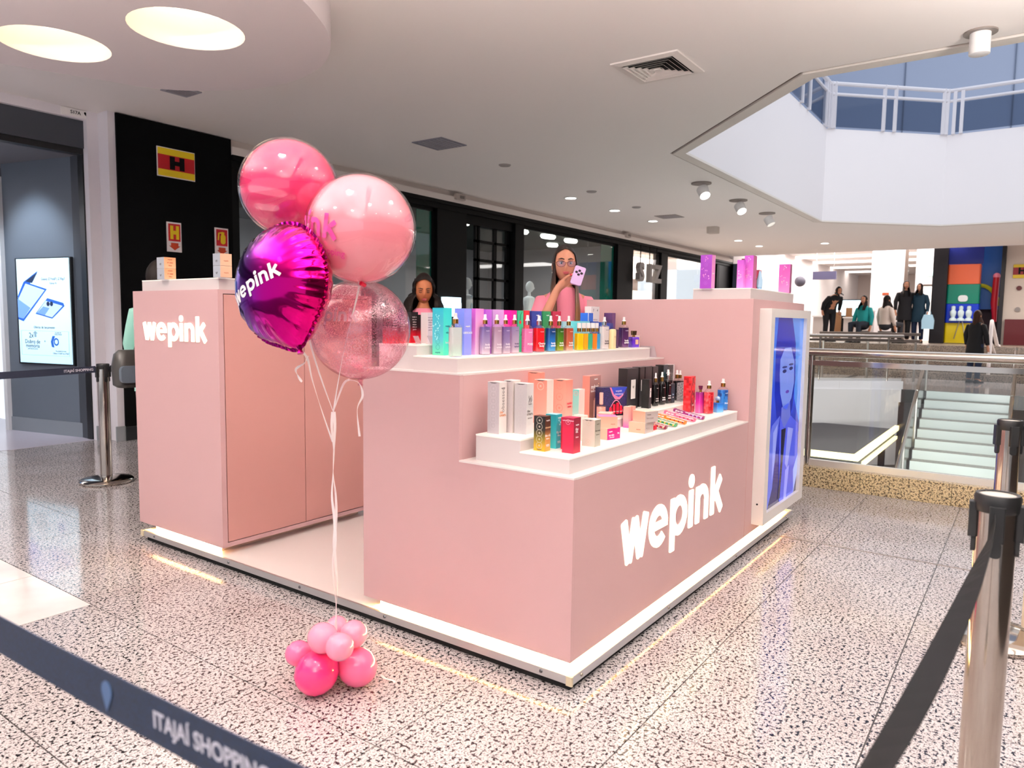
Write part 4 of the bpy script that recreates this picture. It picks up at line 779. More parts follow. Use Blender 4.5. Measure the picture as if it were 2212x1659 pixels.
B={'teal':(0.148,0.794,1.284,0.0584,0.0659,0.2179),'peri':(0.238,0.745,1.284,0.0546,0.0569,0.217),'pinkb':(0.322,0.745,1.284,0.0627,0.06,0.218),'purp':(0.421,0.76,1.284,0.0458,0.052,0.216),'lilac':(0.478,0.76,1.284,0.0906,0.052,0.217),'mag':(0.632,0.76,1.284,0.0487,0.052,0.216),'green':(0.705,0.77,1.284,0.0502,0.052,0.216),'red':(0.764,0.77,1.284,0.0475,0.052,0.217),'navy':(0.833,0.77,1.284,0.0943,0.052,0.216),'dgreen':(0.956,0.78,1.284,0.08,0.052,0.217),'dred':(1.055,0.78,1.284,0.0879,0.052,0.218),'lb1':(1.197,0.8,1.284,0.088,0.045,0.163),'lb2':(1.352,0.78,1.284,0.1214,0.06,0.166),'blue':(1.657,0.9,1.332,0.0698,0.0533,0.17),'whitec':(1.827,0.97,1.332,0.1091,0.05,0.215),'nav1':(1.566,0.8,1.284,0.0532,0.045,0.165),'nav2':(1.643,0.8,1.284,0.022,0.045,0.161),'dpurp':(1.986,0.9,1.332,0.049,0.0609,0.175),'nav3':(1.772,0.8,1.284,0.0421,0.045,0.155),'dp2':(1.715,0.72,1.284,0.0252,0.045,0.116),'pale':(2.006,0.72,1.284,0.0351,0.03,0.076),'bk1':(0.216,1.06,1.332,0.0495,0.045,0.151),'bk2':(0.251,1.01,1.332,0.042,0.045,0.138),'wh0':(0.237,0.97,1.332,0.0362,0.045,0.149),'bk3':(0.07,1.05,1.332,0.05,0.055,0.151),'bk4':(0.125,1.05,1.332,0.046,0.05,0.144),'L1':(0.114,0.446,0.959,0.0556,0.0625,0.2229),'L2':(0.178,0.42,0.959,0.0568,0.0494,0.228),'L3':(0.183,0.35,0.959,0.0519,0.0642,0.2183),'L4':(0.517,0.5,0.959,0.0357,0.0814,0.242),'L5':(0.357,0.36,0.959,0.0549,0.0683,0.223),'L6':(0.488,0.34,0.959,0.0606,0.068,0.217),'L7':(0.643,0.36,0.959,0.0546,0.035,0.162),'L8':(0.816,0.4,0.959,0.115,0.041,0.215),'L9':(0.845,0.345,0.959,0.16,0.055,0.158),'L10':(1.273,0.42,0.959,0.1389,0.055,0.23),'L11':(1.454,0.43,0.959,0.0608,0.05,0.23),'L12':(1.528,0.43,0.959,0.0877,0.05,0.229),'L13':(1.653,0.44,0.959,0.0728,0.05,0.224),'L14':(1.807,0.44,0.959,0.0669,0.055,0.227),'L15':(1.938,0.46,0.959,0.0632,0.05,0.22),'L16':(2.045,0.49,0.959,0.05,0.05,0.218),'bkf':(1.419,0.354,0.959,0.0318,0.0468,0.1654),'bkb':(1.768,0.367,0.959,0.05,0.03,0.1171),'grey':(1.898,0.332,0.91,0.0805,0.0561,0.1645),'redc':(1.774,0.25,0.91,0.075,0.0435,0.217),'bluec':(2.117,0.25,0.91,0.04,0.0627,0.212),'gold':(0.117,0.211,0.91,0.0415,0.0559,0.1464),'teal2':(0.206,0.213,0.91,0.0458,0.0535,0.1451),'crim':(0.151,0.095,0.91,0.0567,0.0541,0.1463),'crim2':(0.215,0.155,0.91,0.045,0.04,0.136),'wbx':(0.348,0.106,0.91,0.0514,0.0629,0.1157),'wbx2':(0.453,0.22,0.91,0.0333,0.0532,0.116),'pb1':(0.545,0.15,0.91,0.095,0.085,0.052),'pb2':(0.6,0.128,0.962,0.085,0.085,0.052),'pb3':(0.7,0.215,0.91,0.09,0.065,0.1),'pd1':(0.957,0.25,0.91,0.03,0.03,0.1083),'pd2':(0.998,0.247,0.91,0.032,0.03,0.1077),'qb1':(0.835,0.1,0.91,0.092,0.088,0.0517),'qb2':(0.845,0.105,0.9622,0.088,0.085,0.053),'rcube':(0.973,0.114,0.91,0.03,0.03,0.0222),'c1':(2.115,0.273,1.668,0.0603,0.0746,0.21),'c2':(2.201,0.1,1.668,0.0362,0.0408,0.178),'c3':(2.267,0.06,1.668,0.07,0.0567,0.209),'c4':(2.43,0.14,1.668,0.05,0.05,0.205),'c5':(2.72,0.16,1.668,0.05,0.05,0.15),'c6':(2.957,0.017,1.668,0.0479,0.0769,0.2012),'k1':(-0.001,2.887,1.668,0.0731,0.083,0.0652),'k1b':(-0.001,2.887,1.7347,0.0735,0.083,0.0658),'k2':(0.006,2.316,1.7334,0.0725,0.0705,0.0667),'k2b':(0.006,2.316,1.668,0.0725,0.0705,0.0639)}
Q={'b1':(0.1146,0.6938,1.284,0.0288,0.1331,0.1474,0.1667,0.1942),'b2':(0.3625,0.719,1.284,0.0245,0.1356,0.1458,0.1645,0.1921),'b3':(0.4338,0.7028,1.284,0.0247,0.1359,0.1463,0.1648,0.1919),'b4':(0.5057,0.7027,1.284,0.0227,0.1364,0.1465,0.1654,0.1923),'b5':(0.6022,0.7178,1.284,0.0233,0.1363,0.1466,0.166,0.1931),'b6':(0.6801,0.6924,1.284,0.0274,0.1263,0.1426,0.1636,0.1924),'b7':(0.8203,0.7148,1.284,0.0289,0.1282,0.1415,0.1631,0.1913),'b8':(0.9186,0.7042,1.284,0.0261,0.1283,0.1406,0.1627,0.1922),'b9':(1.0068,0.7055,1.284,0.0248,0.1282,0.1407,0.1633,0.1928),'b10':(1.0774,0.6885,1.284,0.0255,0.1285,0.1411,0.1627,0.1933),'m1':(1.1837,0.6834,1.284,0.0257,0.0982,0.1065,0.1259,0.1556),'m2':(1.235,0.6824,1.284,0.0259,0.0971,0.1062,0.1258,0.1559),'m3':(1.2862,0.6824,1.284,0.0262,0.0967,0.106,0.1258,0.1561),'m4':(1.3395,0.6824,1.284,0.0265,0.0964,0.1057,0.1257,0.1564),'m5':(1.389,0.6833,1.284,0.0214,0.096,0.1054,0.1256,0.1566),'w1':(1.4925,0.6905,1.284,0.0278,0.1378,0.1433,0.1639,0.1927),'cr':(1.5471,0.6625,1.284,0.0228,0.1203,0.123,0.1244,0.1258),'pu':(1.8099,0.7221,1.284,0.0306,0.1304,0.1465,0.1684,0.1946),'pf':(1.9477,0.7186,1.284,0.0329,0.0675,0.0735,0.0795,0.108),'ser':(0.79,0.318,0.959,0.02,0.0773,0.0819,0.0889,0.1401),'k1':(1.5543,0.377,0.959,0.0182,0.1275,0.141,0.164,0.1951),'k2':(1.6491,0.3787,0.959,0.0207,0.1242,0.1407,0.1655,0.1957),'k3':(1.7414,0.3808,0.959,0.0183,0.1348,0.1475,0.1713,0.1945),'k4':(1.842,0.425,0.959,0.027,0.1353,0.1496,0.1738,0.1991),'k5':(1.935,0.405,0.959,0.0239,0.1272,0.1405,0.1642,0.1923),'k6':(2.01,0.415,0.959,0.0216,0.1212,0.1365,0.158,0.1865),'mp':(1.8033,0.198,0.91,0.0245,0.1277,0.136,0.1416,0.1648),'rs':(1.808,0.1477,0.91,0.0279,0.131,0.1503,0.1695,0.197),'bp_':(1.9231,0.1339,0.91,0.0293,0.0591,0.0648,0.0704,0.0971),'bs':(2.0367,0.1433,0.91,0.0314,0.1293,0.1465,0.1694,0.1966),'tube':(2.3997,0.0572,1.668,0.0179,0.0991,0.1109,0.1168,0.1197)}
def C3(l,r=None,t=None,rough=.38):  # plain cartons take paler right and top tones, light put into the colour
    f=lambda c:(mat(c,rough) if isinstance(c,str) else c)
    return f(l),f(r or l),f(t or (l if isinstance(l,str) else '#ffffff'))
W1='#ffffff'
WP=lambda u,v,s=.012,c=W1,f='R': (f,'wepink',u,v,s,c)
def butterflies(n,col,face='L'):
    def ex(r,w,d,h):
        m=MB(); rr=random.Random(n)
        for k in range(n):
            u,v=.2+.6*rr.random(),.3+.65*rr.random(); o,x=face_pt(w,d,h,face,u,v,.0008); s=.005+.004*rr.random(); M_=frame(o,x,(0,0,1))@Matrix.Rotation(rr.random()*6,4,'Z')
            m.add([tuple(M_@Vector(p)) for p in ((0,0,0),(s*1.5,s,0),(s*1.3,-s*.3,0),(-s*1.5,s,0),(-s*1.3,-s*.3,0))],[(0,2,1),(0,3,4)])
        mk('printed_motif',m,mat(col,.4),r,local=True)
    return ex
# --- upper step, back row of cartons
R_='cartons on the upper counter step'
carton(B['teal'],C3(grad([(0,'#62d9a8'),(.35,'#4fb3c4'),(1,'#1aa3b8')]),grad([(0,'#4fd9b4'),(1,'#33c0c0')]),'#5cc8cf'),'tall teal carton with pale birds at the left front of the upper step',rings=0,texts=(WP(.5,.62,.010,'#0f5d66'),('R','vibe',.5,.48,.014,'#0f5d66'),('R','body',.5,.27,.014,W1),('L','wepink',.5,.06,.011,'#12706f')),extra=lambda r,w,d,h:(butterflies(9,'#a9e6e6')(r,w,d,h),mk('printed_rings',(lambda m:([m.add([tuple(frame(*face_pt(w,d,h,'L',.5,v),(0,0,1))@Vector(p)) for p in ring2(.0105,.012,18)[0]],ring2(.0105,.012,18)[1]) for v in (.17,.29,.41)],m)[1])(MB()),mat('#1d8d86',.5),r,local=True)))
carton(B['peri'],C3('#7c86e6','#8a90ec','#a5abf4'),'periwinkle blue carton behind the clear mint bottle',texts=(WP(.5,.62,.011),('R','LIBERDADE',.5,.48,.013,W1)))
carton(B['pinkb'],C3(grad([(0,'#ffc4ee'),(.4,'#f083d6'),(1,'#c45bc0')]),grad([(0,'#ffd8f4'),(1,'#f08ad8')]),'#f7a9e4'),'bright pink carton between the periwinkle and purple cartons')
carton(B['purp'],C3('#a24cc8','#bb62d8','#c987e0'),'vivid purple carton right of the bright pink carton')
carton(B['lilac'],C3('#d29ae2','#dca6ea','#e6bff0'),'wide lilac carton behind the lilac spray bottles')
carton(B['mag'],C3('#f0129c',stripes('#f0129c','#c81e88',90),'#f668c0'),'hot magenta carton with striped right side behind the lilac bottles')
def cherry(r,w,d,h):
    m=MB(); o,x=face_pt(w,d,h,'R',.4,.72,.001); m.lathe([(0,0),(.009,0),(.009,.0006),(0,.0006)],n=14); m.xf(frame(o,x,(0,0,1))); mk('printed_cherry',m,mat('#e0121f',.4),r,local=True)
    m=MB(); a,_=face_pt(w,d,h,'R',.42,.78,.0012); b,_=face_pt(w,d,h,'R',.7,.97,.0012); m.tube([a,a.lerp(b,.5)+Vector((-.004,0,.004)),b],.0008,5); c,_=face_pt(w,d,h,'R',.75,.6,.0012); e,_=face_pt(w,d,h,'R',.55,.4,.0012); m.tube([c,c.lerp(e,.5)+Vector((.006,0,0)),e],.0009,5); mk('printed_stem',m,DARK,r,local=True)
carton(B['green'],C3('#2f9a72','#35a67c','#5cbf9a'),'green carton with a printed red cherry',extra=cherry)
carton(B['red'],C3('#d81f33','#e0283c','#f05a68'),'plain red carton right of the cherry carton')
carton(B['navy'],C3('#16246a','#1d2f80','#3a4ba0'),'navy carton behind the pink striped and red bottles',texts=(WP(.6,.9,.010),))
carton(B['dgreen'],C3('#155c38','#1b7044','#3f8f68'),'dark green carton with a thin white line behind the blue bottle',texts=(WP(.6,.9,.010),))
carton(B['dred'],C3('#8e1634','#a61c40','#c04a68'),'dark red carton at the right end of the tall back row',texts=(WP(.5,.9,.010),))
carton(B['lb1'],C3('#8fd3e8','#a6dcec','#c4e9f3'),'low pale blue carton in front of the woman with the phone')
carton(B['lb2'],C3('#5fc0c8',grad([(0,'#7fd0e8'),(1,'#6fc6d8')]),'#9fdbe6'),'low wide turquoise carton below the cobalt blue carton')
def blueseam(r,w,d,h): m=MB(); m.box((.004,-.0008,0),(.012,0,h)); mk('white_stripe',m,mat('#f2f0f4',.5),r,local=True)
carton(B['blue'],C3('#1756b8','#1b5cc0','#4a86d8'),'cobalt blue carton with a white edge stripe on the upper step',extra=blueseam)
carton(B['whitec'],C3('#e2dcdd','#e6dfe1','#f4f0f0'),'tall white carton with small print behind the cobalt carton',texts=(('R','7',.25,.88,.024,'#3b3438'),('R','4',.75,.88,.024,'#3b3438'),('R','wepink eau',.5,.6,.012,'#9a8f94'),('R','de parfum',.5,.5,.012,'#9a8f94'),('R','desodorante',.5,.38,.011,'#9a8f94')))
carton(B['nav1'],C3('#142a6e','#1a347c','#4460a6'),'small navy carton behind the mini bottles')
carton(B['nav2'],C3('#123a86','#174796','#4b76b8'),'narrow blue carton behind the white bottle')
carton(B['dpurp'],C3('#3a1a48','#4c2a58','#6a4878'),'dark purple carton at the right end of the upper step')
carton(B['nav3'],C3('#101f66','#14286e','#3c4f98'),'small navy carton above the cream tube')
carton(B['dp2'],C3('#2e1438','#3b1c46','#5c3a66'),'narrow dark plum carton left of the purple spray bottle')
carton(B['pale'],C3('#e8d2d6','#efdcdf','#f8ecee'),'small pale pink carton behind the purple perfume flask')
BKR=grad([(0,'#d81228'),(.28,'#a50f22'),(.55,'#1c0a0e'),(1,'#0a0809')])
TXT=lambda c='#d8ccce':tuple(('R',s,.5,v,.009,c) for s,v in (('modo de',.84),('usar pele',.76),('aplique',.68),('sempre',.60),('evite sol',.52),('guarde',.44)))
for k,lb in (('bk1','nearest black to red carton left of the teal carton, back of the upper step'),('bk2','black to red carton between the red and white cartons beside the teal one'),('bk3','black to red carton seen through the left part of the clear balloon'),('bk4','black to red carton seen through the middle of the clear balloon')): carton(B[k],(BKR,BKR,mat('#141012',.4)),lb,texts=TXT())
carton(B['wh0'],C3('#d8cecf','#d9cfd1','#f0eaea'),'white carton with grey print directly left of the teal carton',texts=TXT('#8d8286'))
for x,y,lb in ((.125,.94,'small clear tilted price holder in front of the red cartons'),(.185,.905,'small clear tilted price holder beside the teal carton')):
    h=thing('price_holder',lb,'price holder',(x,y,1.332)); m=MB(); m.box((x,y,1.332),(x+.035,y+.03,1.3335)); m.add([(x,y,1.3335),(x+.035,y,1.3335),(x+.035,y+.02,1.370),(x,y+.02,1.370),(x,y+.002,1.3335),(x+.035,y+.002,1.3335),(x+.035,y+.022,1.37),(x,y+.022,1.37)],[(0,1,2,3),(7,6,5,4),(0,3,7,4),(1,5,6,2),(3,2,6,7)]); mk('sheet',m,film('acrylic','#f6eef0',.6,.03,'#e8dde0',.25),h)
h=thing('price_holder','clear acrylic easel at the right end of the upper step','price holder',(2.03,.62,ZU)); m=MB(); m.add([(2.05,.60,ZU+.002),(2.05,.70,ZU+.002),(2.01,.70,ZU+.075),(2.01,.60,ZU+.075),(2.054,.60,ZU+.002),(2.054,.70,ZU+.002),(2.014,.70,ZU+.075),(2.014,.60,ZU+.075)],[(0,1,2,3),(7,6,5,4),(0,3,7,4),(1,5,6,2),(3,2,6,7)]); mk('sheet',m,film('acrylic2','#f3ecef',.6,.05,'#f3e8ec',.55),h); m=MB(); m.box((2.012,.60,ZU),(2.06,.70,ZU+.002)); mk('foot',m,mat('#e9dfe4',.3),h)
# --- upper step, front row of bottles
LIL=lambda a,b:grad([(0,'#e9d6e4'),(.45,a),(1,b)],.3)
bottle(Q['b1'],grad([(0,'#cdeee0'),(.5,'#e4f0ee'),(1,'#dcecec')],.25),'clear mint spray bottle with a gold collar at the front corner of the upper step',text='#5f8f86',words=())
bottle(Q['b2'],LIL('#a897c6','#6a5a9c'),'purple to pink shaded spray bottle, first of the four lilac bottles',text='#f4e9f2')
bottle(Q['b3'],LIL('#cdb4cd','#a98aa8'),'mauve spray bottle, second of the four lilac bottles',text='#f4e9f2')
bottle(Q['b4'],LIL('#9f8cc0','#6c5898'),'violet spray bottle, third of the four lilac bottles',text='#f4e9f2')
bottle(Q['b5'],LIL('#c8b6d4','#8f80b0'),'greyish lilac spray bottle, fourth of the four lilac bottles',text='#5b4a70')
bottle(Q['b6'],stripes('#e22a98','#f7b6d8',85,(0,.7,.3)),'pink and white striped spray bottle with a silver collar',collar=SILV,words=('POSE',))
bottle(Q['b7'],grad([(0,'#f0404c'),(.2,'#e2141f'),(1,'#c8101c')],.3),'bright red spray bottle with a silver collar',collar=SILV,words=('Cherry','body'))
bottle(Q['b8'],grad([(0,'#4fa6dc'),(.35,'#1c6fc0'),(1,'#122a66')],.3),'blue spray bottle with a gold collar right of the bright red one')
bottle(Q['b9'],grad([(0,'#a8b018'),(.4,'#4f8a1a'),(1,'#1f4f18')],.3),'green spray bottle with a gold collar')
bottle(Q['b10'],grad([(0,'#f2c0a8'),(.25,'#cc6a4a'),(1,'#a04632')],.3),'copper red spray bottle with a gold collar')
for k,c,lb in (('m1','#f7d712','leftmost mini bottle, bright yellow with a white cap'),('m2','#f6b423','amber yellow mini bottle with a white cap, second of the minis'),('m3','#43b489','green mini bottle with a white cap in the middle of the minis'),('m4','#f58a2a','orange mini bottle with a white cap, fourth of the minis'),('m5','#3f9fd4','light blue mini bottle with a white cap, rightmost of the minis')):
    bottle(Q[k],mat(c,.25),lb,top='cap',topm=PUMP,words=(),name='mini_bottle',rz=-.3,depth=.75)
bottle(Q['w1'],mat('#f6ecea',.35),'plain white spray bottle right of the mini bottles',text='#3a3036',collar=SILV)
x,y,z,r=Q['cr'][:4]; t=thing('cream_tube','cream coloured rounded tube beside the plain white bottle','tube',(x,y,z)); m=MB(); m.loft([superring(r*k,zz,s=.75) for k,zz in ((.9,0),(1,.003),(1,.10),(.96,.112),(.8,.119),(.4,.121))]); mk('tube_body',m,mat('#fbe6b4',.35),t,local=True,smooth=True); m=MB(); put_text(m,'Deo',.016,(0,-r*.77,.075),(1,0,0),(0,0,1),ext=.0002); mk('lettering',m,mat('#c8a878',.5),t,local=True)
bottle(Q['pu'],grad([(0,'#5a2a68'),(1,'#31123e')],.25),'dark purple spray bottle with a gold collar near the column')
def flask(pos,glass,label,capm,capkind,body=.8,labelc=None):
    X,Y,Z,r,hb,f0,f1,ht=pos; o=thing('perfume_flask',label,'perfume bottle',(X,Y,Z),-.4)
    m=MB(); m.loft([superring(r*.97,0,pw=7,s=body),superring(r,.003,pw=7,s=body),superring(r,hb-.004,pw=7,s=body),superring(r*.88,hb,pw=6,s=body)]); mk('flask',m,glass,o,local=True,smooth=True)
    m=MB(); m.lathe([(r*.3,hb),(r*.3,f1)],n=14); mk('collar',m,GOLD,o,local=True,smooth=True)
    m=MB()
    if capkind=='square': m.loft([superring(r*.42,f1+.0003,pw=6),superring(r*.48,ht-.003,pw=6),superring(r*.44,ht,pw=6)])
    elif capkind=='crystal':
        for k in range(5): a=k*1.256; m.sphere((r*.28*math.cos(a),r*.28*math.sin(a),f1+(ht-f1)*.45),(r*.26,r*.26,(ht-f1)*.44),8,6)
        m.sphere((0,0,f1+(ht-f1)*.6),(r*.3,r*.3,(ht-f1)*.4),8,6)
    else: m.lathe([(r*.4,f1+.0003),(r*.55,ht-.002),(r*.45,ht),(0,ht)],n=8)
    mk('cap',m,capm,o,local=True,smooth=capkind=='crystal')
    if labelc: m=MB(); m.box((-r*.1,-r*body-.0015,hb*.3),(r*.6,-r*body-.0003,hb*.75)); mk('label_plate',m,mat(labelc,.4),o,local=True)
    return o
flask(Q['pf'],mat('#4a1a9c',.08,spec=.6,coat=.5),'violet square perfume flask with a dark gold cap and peach label',mat('#4a3a26',.25,.8),'square',.7,'#f0b090')
# --- lower step, back riser
CR=lambda:'#e9dfdf'
carton(B['L1'],C3('#b9b1b6','#ece2de','#f4eeec'),'white carton with vertical lettering, leftmost on the lower step',rings=7,ringc='#c6bec3',lid='#f7f2f1',texts=(('R','obsessed',.5,.66,.030,'#8a7f7c',1),('R','the',.3,.42,.017,'#e08a52'),('R','cream.',.5,.365,.017,'#e08a52'),WP(.5,.89,.009,'#6a605f')))  # white cartons here have greyed left faces, shade put into the colour
carton(B['L2'],C3('#c6baba','#ede1da','#f6efe9'),'white carton standing behind the two front white cartons',rings=6,ringc='#cbbcbb',lid='#fbf4f0')
def swirl(r,w,d,h):
    m=MB(); 
    for k in range(4):
        p=[face_pt(w,d,h,'R',.25+.5*j/8,.72+.05*math.sin(j*1.3+k*1.7)-.02*k,.0012)[0] for j in range(9)]; m.tube(p,.0006,4)
    mk('printed_motif',m,mat('#8d8485',.5),r,local=True)
carton(B['L3'],C3('#bfb8ba','#e2dcdc','#f4f0ef'),'white carton with a grey flower drawing beside the black and gold carton',rings=7,ringc='#bdb5b8',lid='#f7f3f2',extra=swirl,texts=(('R','the',.3,.46,.017,'#6d625f'),('R','cream.',.5,.405,.017,'#5a4f4c'),WP(.5,.60,.009,'#8a7f7c'),('R','hidratante',.5,.32,.008,'#8a7f7c')))
COR=grad([(0,'#fbc4b4'),(.4,'#f8a898'),(1,'#f48c7c')])
carton(B['L4'],(COR,COR,mat('#f8a493',.5)),'coral carton rising highest at the back of the lower step',lid='#f9b3a2')
carton(B['L5'],(COR,mat('#ecdcd2',.5),mat('#f6ece4',.5)),'coral carton with a white right side',rings=2,ringc='#f9c4b4',lid='#fdf2ea')
carton(B['L6'],(COR,COR,mat('#fab4a4',.5)),'coral carton with red lettering in the middle of the lower step',rings=4,ringc='#f08f80',lid='#fbc0b0',texts=(('R','myskin',.55,.50,.015,'#d82a4a'),('R','serum',.55,.43,.013,'#d82a4a')))
carton(B['L7'],(grad([(0,'#e8f2ea'),(.35,'#a8e0d8'),(1,'#74cec8')]),mat('#fbd9d2',.5),mat('#d8efe8',.5)),'short mint carton with a pale pink right side',rings=1,ringc='#f09a98',ringr=.012)
def hairpic(r,w,d,h):
    m=MB(); m.box((w*.38,-.0012,h*.02),(w*.80,-.0002,h*.42)); m.box((w*.45,-.0013,h*.40),(w*.72,-.0002,h*.47)); mk('pictured_bottle',m,mat('#f4b8a4',.5),r,local=True)
    m=MB()
    for v in (.35,.47,.58,.7,.80): m.lathe([(0,0),(.0035,0),(.0035,.0006),(0,.0006)],(0,0,0),10); s=len(m.v)-40; m.xf(frame(face_pt(w,d,h,'R',.9-.1*(v>.75),v,.0004)[0],(1,0,0),(0,0,1)),s)
    mk('printed_dots',m,mat('#ffd0a8',.5),r,local=True)
carton(B['L8'],(mat('#f4877a',.45),grad([(0,'#8a5a48'),(.5,'#7c4a48'),(1,'#a87a76')]),mat('#d88f86',.5)),'hair mask carton with a brown front and coral side',extra=hairpic,texts=(('R','myhair',.45,.74,.028,W1),('R','bond repair',.42,.64,.015,W1),('R','wepink',.55,.92,.012,W1)))
o=bottle(Q['ser'],grad([(0,'#fbd0c4'),(1,'#f6b8a8')],.2),'clear glass serum dropper bottle with a pink top in front of the hair mask carton',top='cap',topm=mat('#f6b0a2',.35),collar=mat('#f4a898',.3),words=(),name='dropper_bottle',depth=1,fill=.9)
# gift box with a window
gX,gY,gZ,gw,gd,gh=B['L9']; g=thing('gift_box','navy gift box with a starry front and an arched window of red bottles','box',(gX,gY,gZ),-.42)
STAR=patches(('#0d0c22','#14122e','#3a2f66','#1a1838','#0d0c22'),160,.35,'noise')
m=MB(); m.box((0,0,0),(gw,gd,gh)); mk('carton',m,STAR,g,local=True)
def gflat(pts,c,t,nm,e=0): m=MB(); m.add([(gw*u,-.0006*t,gh*v) for u,v in pts],[tuple(range(len(pts)))]); mk(nm,m,mat(c,.35,emit=e),g,local=True)
gflat([(.30,1.0),(.98,1.0),(.84,.72),(.70,.60),(.52,.62),(.42,.74)],'#e87a9c',1,'pink_band'); gflat([(.36,1.0),(1.0,1.0),(.84,.76),(.66,.68),(.48,.76)],'#2a3a9a',2,'blue_field')
arch=[(.22,.10)]+[(.22+.66*k/14,.10+.50*math.sin(PI*(k/14)*.94+.03)) for k in range(15)]+[(.90,.10)]
gflat(arch,'#e48aa6',2.5,'window_rim'); gflat([(.25+(u-.22)*.92,.10+(v-.10)*.93) for u,v in arch],'#1a0a18',3.2,'window')
for u,hh in ((.34,.22),(.48,.32),(.62,.36),(.76,.26)): m=MB(); m.rbox((gw*(u-.05),-.004,gh*.14),(gw*(u+.05),-.002,gh*(.14+hh)),.004,axis=1); b=mk('mini_bottle',m,mat('#c81a34',.25),g,local=True); m=MB(); put_text(m,'body',.009,(gw*u,-.0045,gh*.22),(1,0,0),(0,0,1),ext=.0002); mk('lettering',m,mat(W1),b,local=True)
gflat([(.10,.0),(.14,.08),(.96,.08),(1.0,.0)],'#d8cfc8',3,'pale_strip'); m=MB(); put_text(m,'wepink',.014,(gw*.66,-.002,gh*.88),(1,0,0),(0,0,1),ext=.0002); put_text(m,'UNIVERSE',.013,(gw*.66,-.002,gh*.77),(1,0,0),(0,0,1),ext=.0002); mk('lettering',m,mat('#f0d8e8'),g,local=True)
BK=lambda:C3('#0c0b0d','#17161a','#2a282c')
def wl(u0,u1,v0,v1,s='VF'):
    def ex(r,w,d,h):
        m=MB(); m.box((w*u0,-.0012,h*v0),(w*u1,-.0002,h*v1)); q=mk('white_label',m,mat('#ece6e4',.5),r,local=True); m=MB(); put_text(m,s,min(.02,w*.25),(w*(u0+u1)/2,-.0016,h*(v0*.4+v1*.6)),(1,0,0),(0,0,1),ext=.0002); mk('lettering',m,DARK,q,local=True)
    return ex
carton(B['L10'],BK(),'large black carton with a tall white label behind the gift box',extra=wl(.35,.75,.25,.72))
carton(B['L11'],BK(),'narrow black carton right of the large labelled black one',extra=wl(.3,.8,.40,.68)); carton(B['L12'],BK(),'black carton behind the first black spray bottle'); carton(B['L13'],BK(),'black carton behind the second black spray bottle')
carton(B['L14'],C3('#0b0b0d','#0e2a33','#1c1c20'),'black carton with a dark teal right side near the tall patterned carton'); carton(B['L15'],C3(patches(('#0b0b0b','#3d3b3d','#121212'),90,.4,'noise'),patches(('#0b0b0b','#5a585a','#121212'),90,.4,'noise'),'#2a282c'),'black carton with a grey leaf pattern'); carton(B['L16'],C3('#efe8e8','#f3eeee','#ffffff'),'white carton at the back right corner of the lower step')
carton(B['bkf'],BK(),'short black carton with a white label standing at the front of the back riser',extra=wl(.35,.85,.38,.70)); carton(B['bkb'],C3('#0a0d14',grad([(0,'#0a0d14'),(.5,'#0f2a48'),(1,'#0a1018')]),'#1c2430'),'small black carton with blue print beside the glitter carton',texts=(('R','blue',.5,.45,.014,'#bcd8f0'),('R','man',.5,.3,.012,W1)))
BL=mat('#0b0a0c',.25,spec=.6)
for k,lb,w in (('k1','black spray bottle with a white label, first of the three in front','#e8e0e0'),('k2','black spray bottle, middle of the three in front',W1),('k3','black spray bottle with a silver collar, third of the three in front',W1)): bottle(Q[k],BL,lb,collar=SILV if k=='k3' else GOLD,text=w)
bottle(Q['k4'],BL,'larger black spray bottle with a silver collar behind the glitter carton',collar=SILV); bottle(Q['k5'],BL,'black spray bottle behind the red chequered carton',words=()); bottle(Q['k6'],BL,'black spray bottle farthest right, half hidden by the red chequered carton',words=())
carton(B['grey'],C3(patches(('#8a8488','#b8b0b2','#5e585e','#a39a9c'),420,.3),'#3a2c48','#6a5e70'),'grey glitter carton with a dark plum right side',texts=(('R','wepink',.5,.70,.010,'#d8cfe0'),('R','VIP',.5,.30,.016,'#d8cfe0')))
RC=patches(('#e01420','#b80e1a','#f0363c','#8e0a14'),75,.35); RC2=patches(('#e21a2a','#f04a58','#c01222','#f26a70'),70,.3)
carton(B['redc'],(RC,RC,mat('#e04048',.4)),'tall red chequered carton',texts=(('R','red',.6,.2,.02,W1),)); BC=patches(('#1f6cc8','#2f86dc','#184f9c'),60,.35); carton(B['bluec'],(BC,BC,mat('#6aa8e4',.4)),'blue camouflage carton at the right end of the lower step')
m_=grad([(0,'#f06aa8'),(.5,'#b8268a'),(1,'#7c2068')],.12,coat=.4); q=flask(Q['mp'],m_,'magenta perfume flask with a dark faceted cap',mat('#5a1238',.15,.3),'facet',.8)
bottle(Q['rs'],RC2,'red chequered spray bottle',words=()); flask(Q['bp_'],grad([(0,'#7fc4f4'),(.6,'#2f7fd8'),(1,'#1c5ab0')],.08,coat=.5),'blue cube perfume flask with a crystal cap',mat('#b8d4f4',.1,.3),'crystal',.9); bottle(Q['bs'],BC,'blue camouflage spray bottle, rightmost on the lower step',words=('blue',))
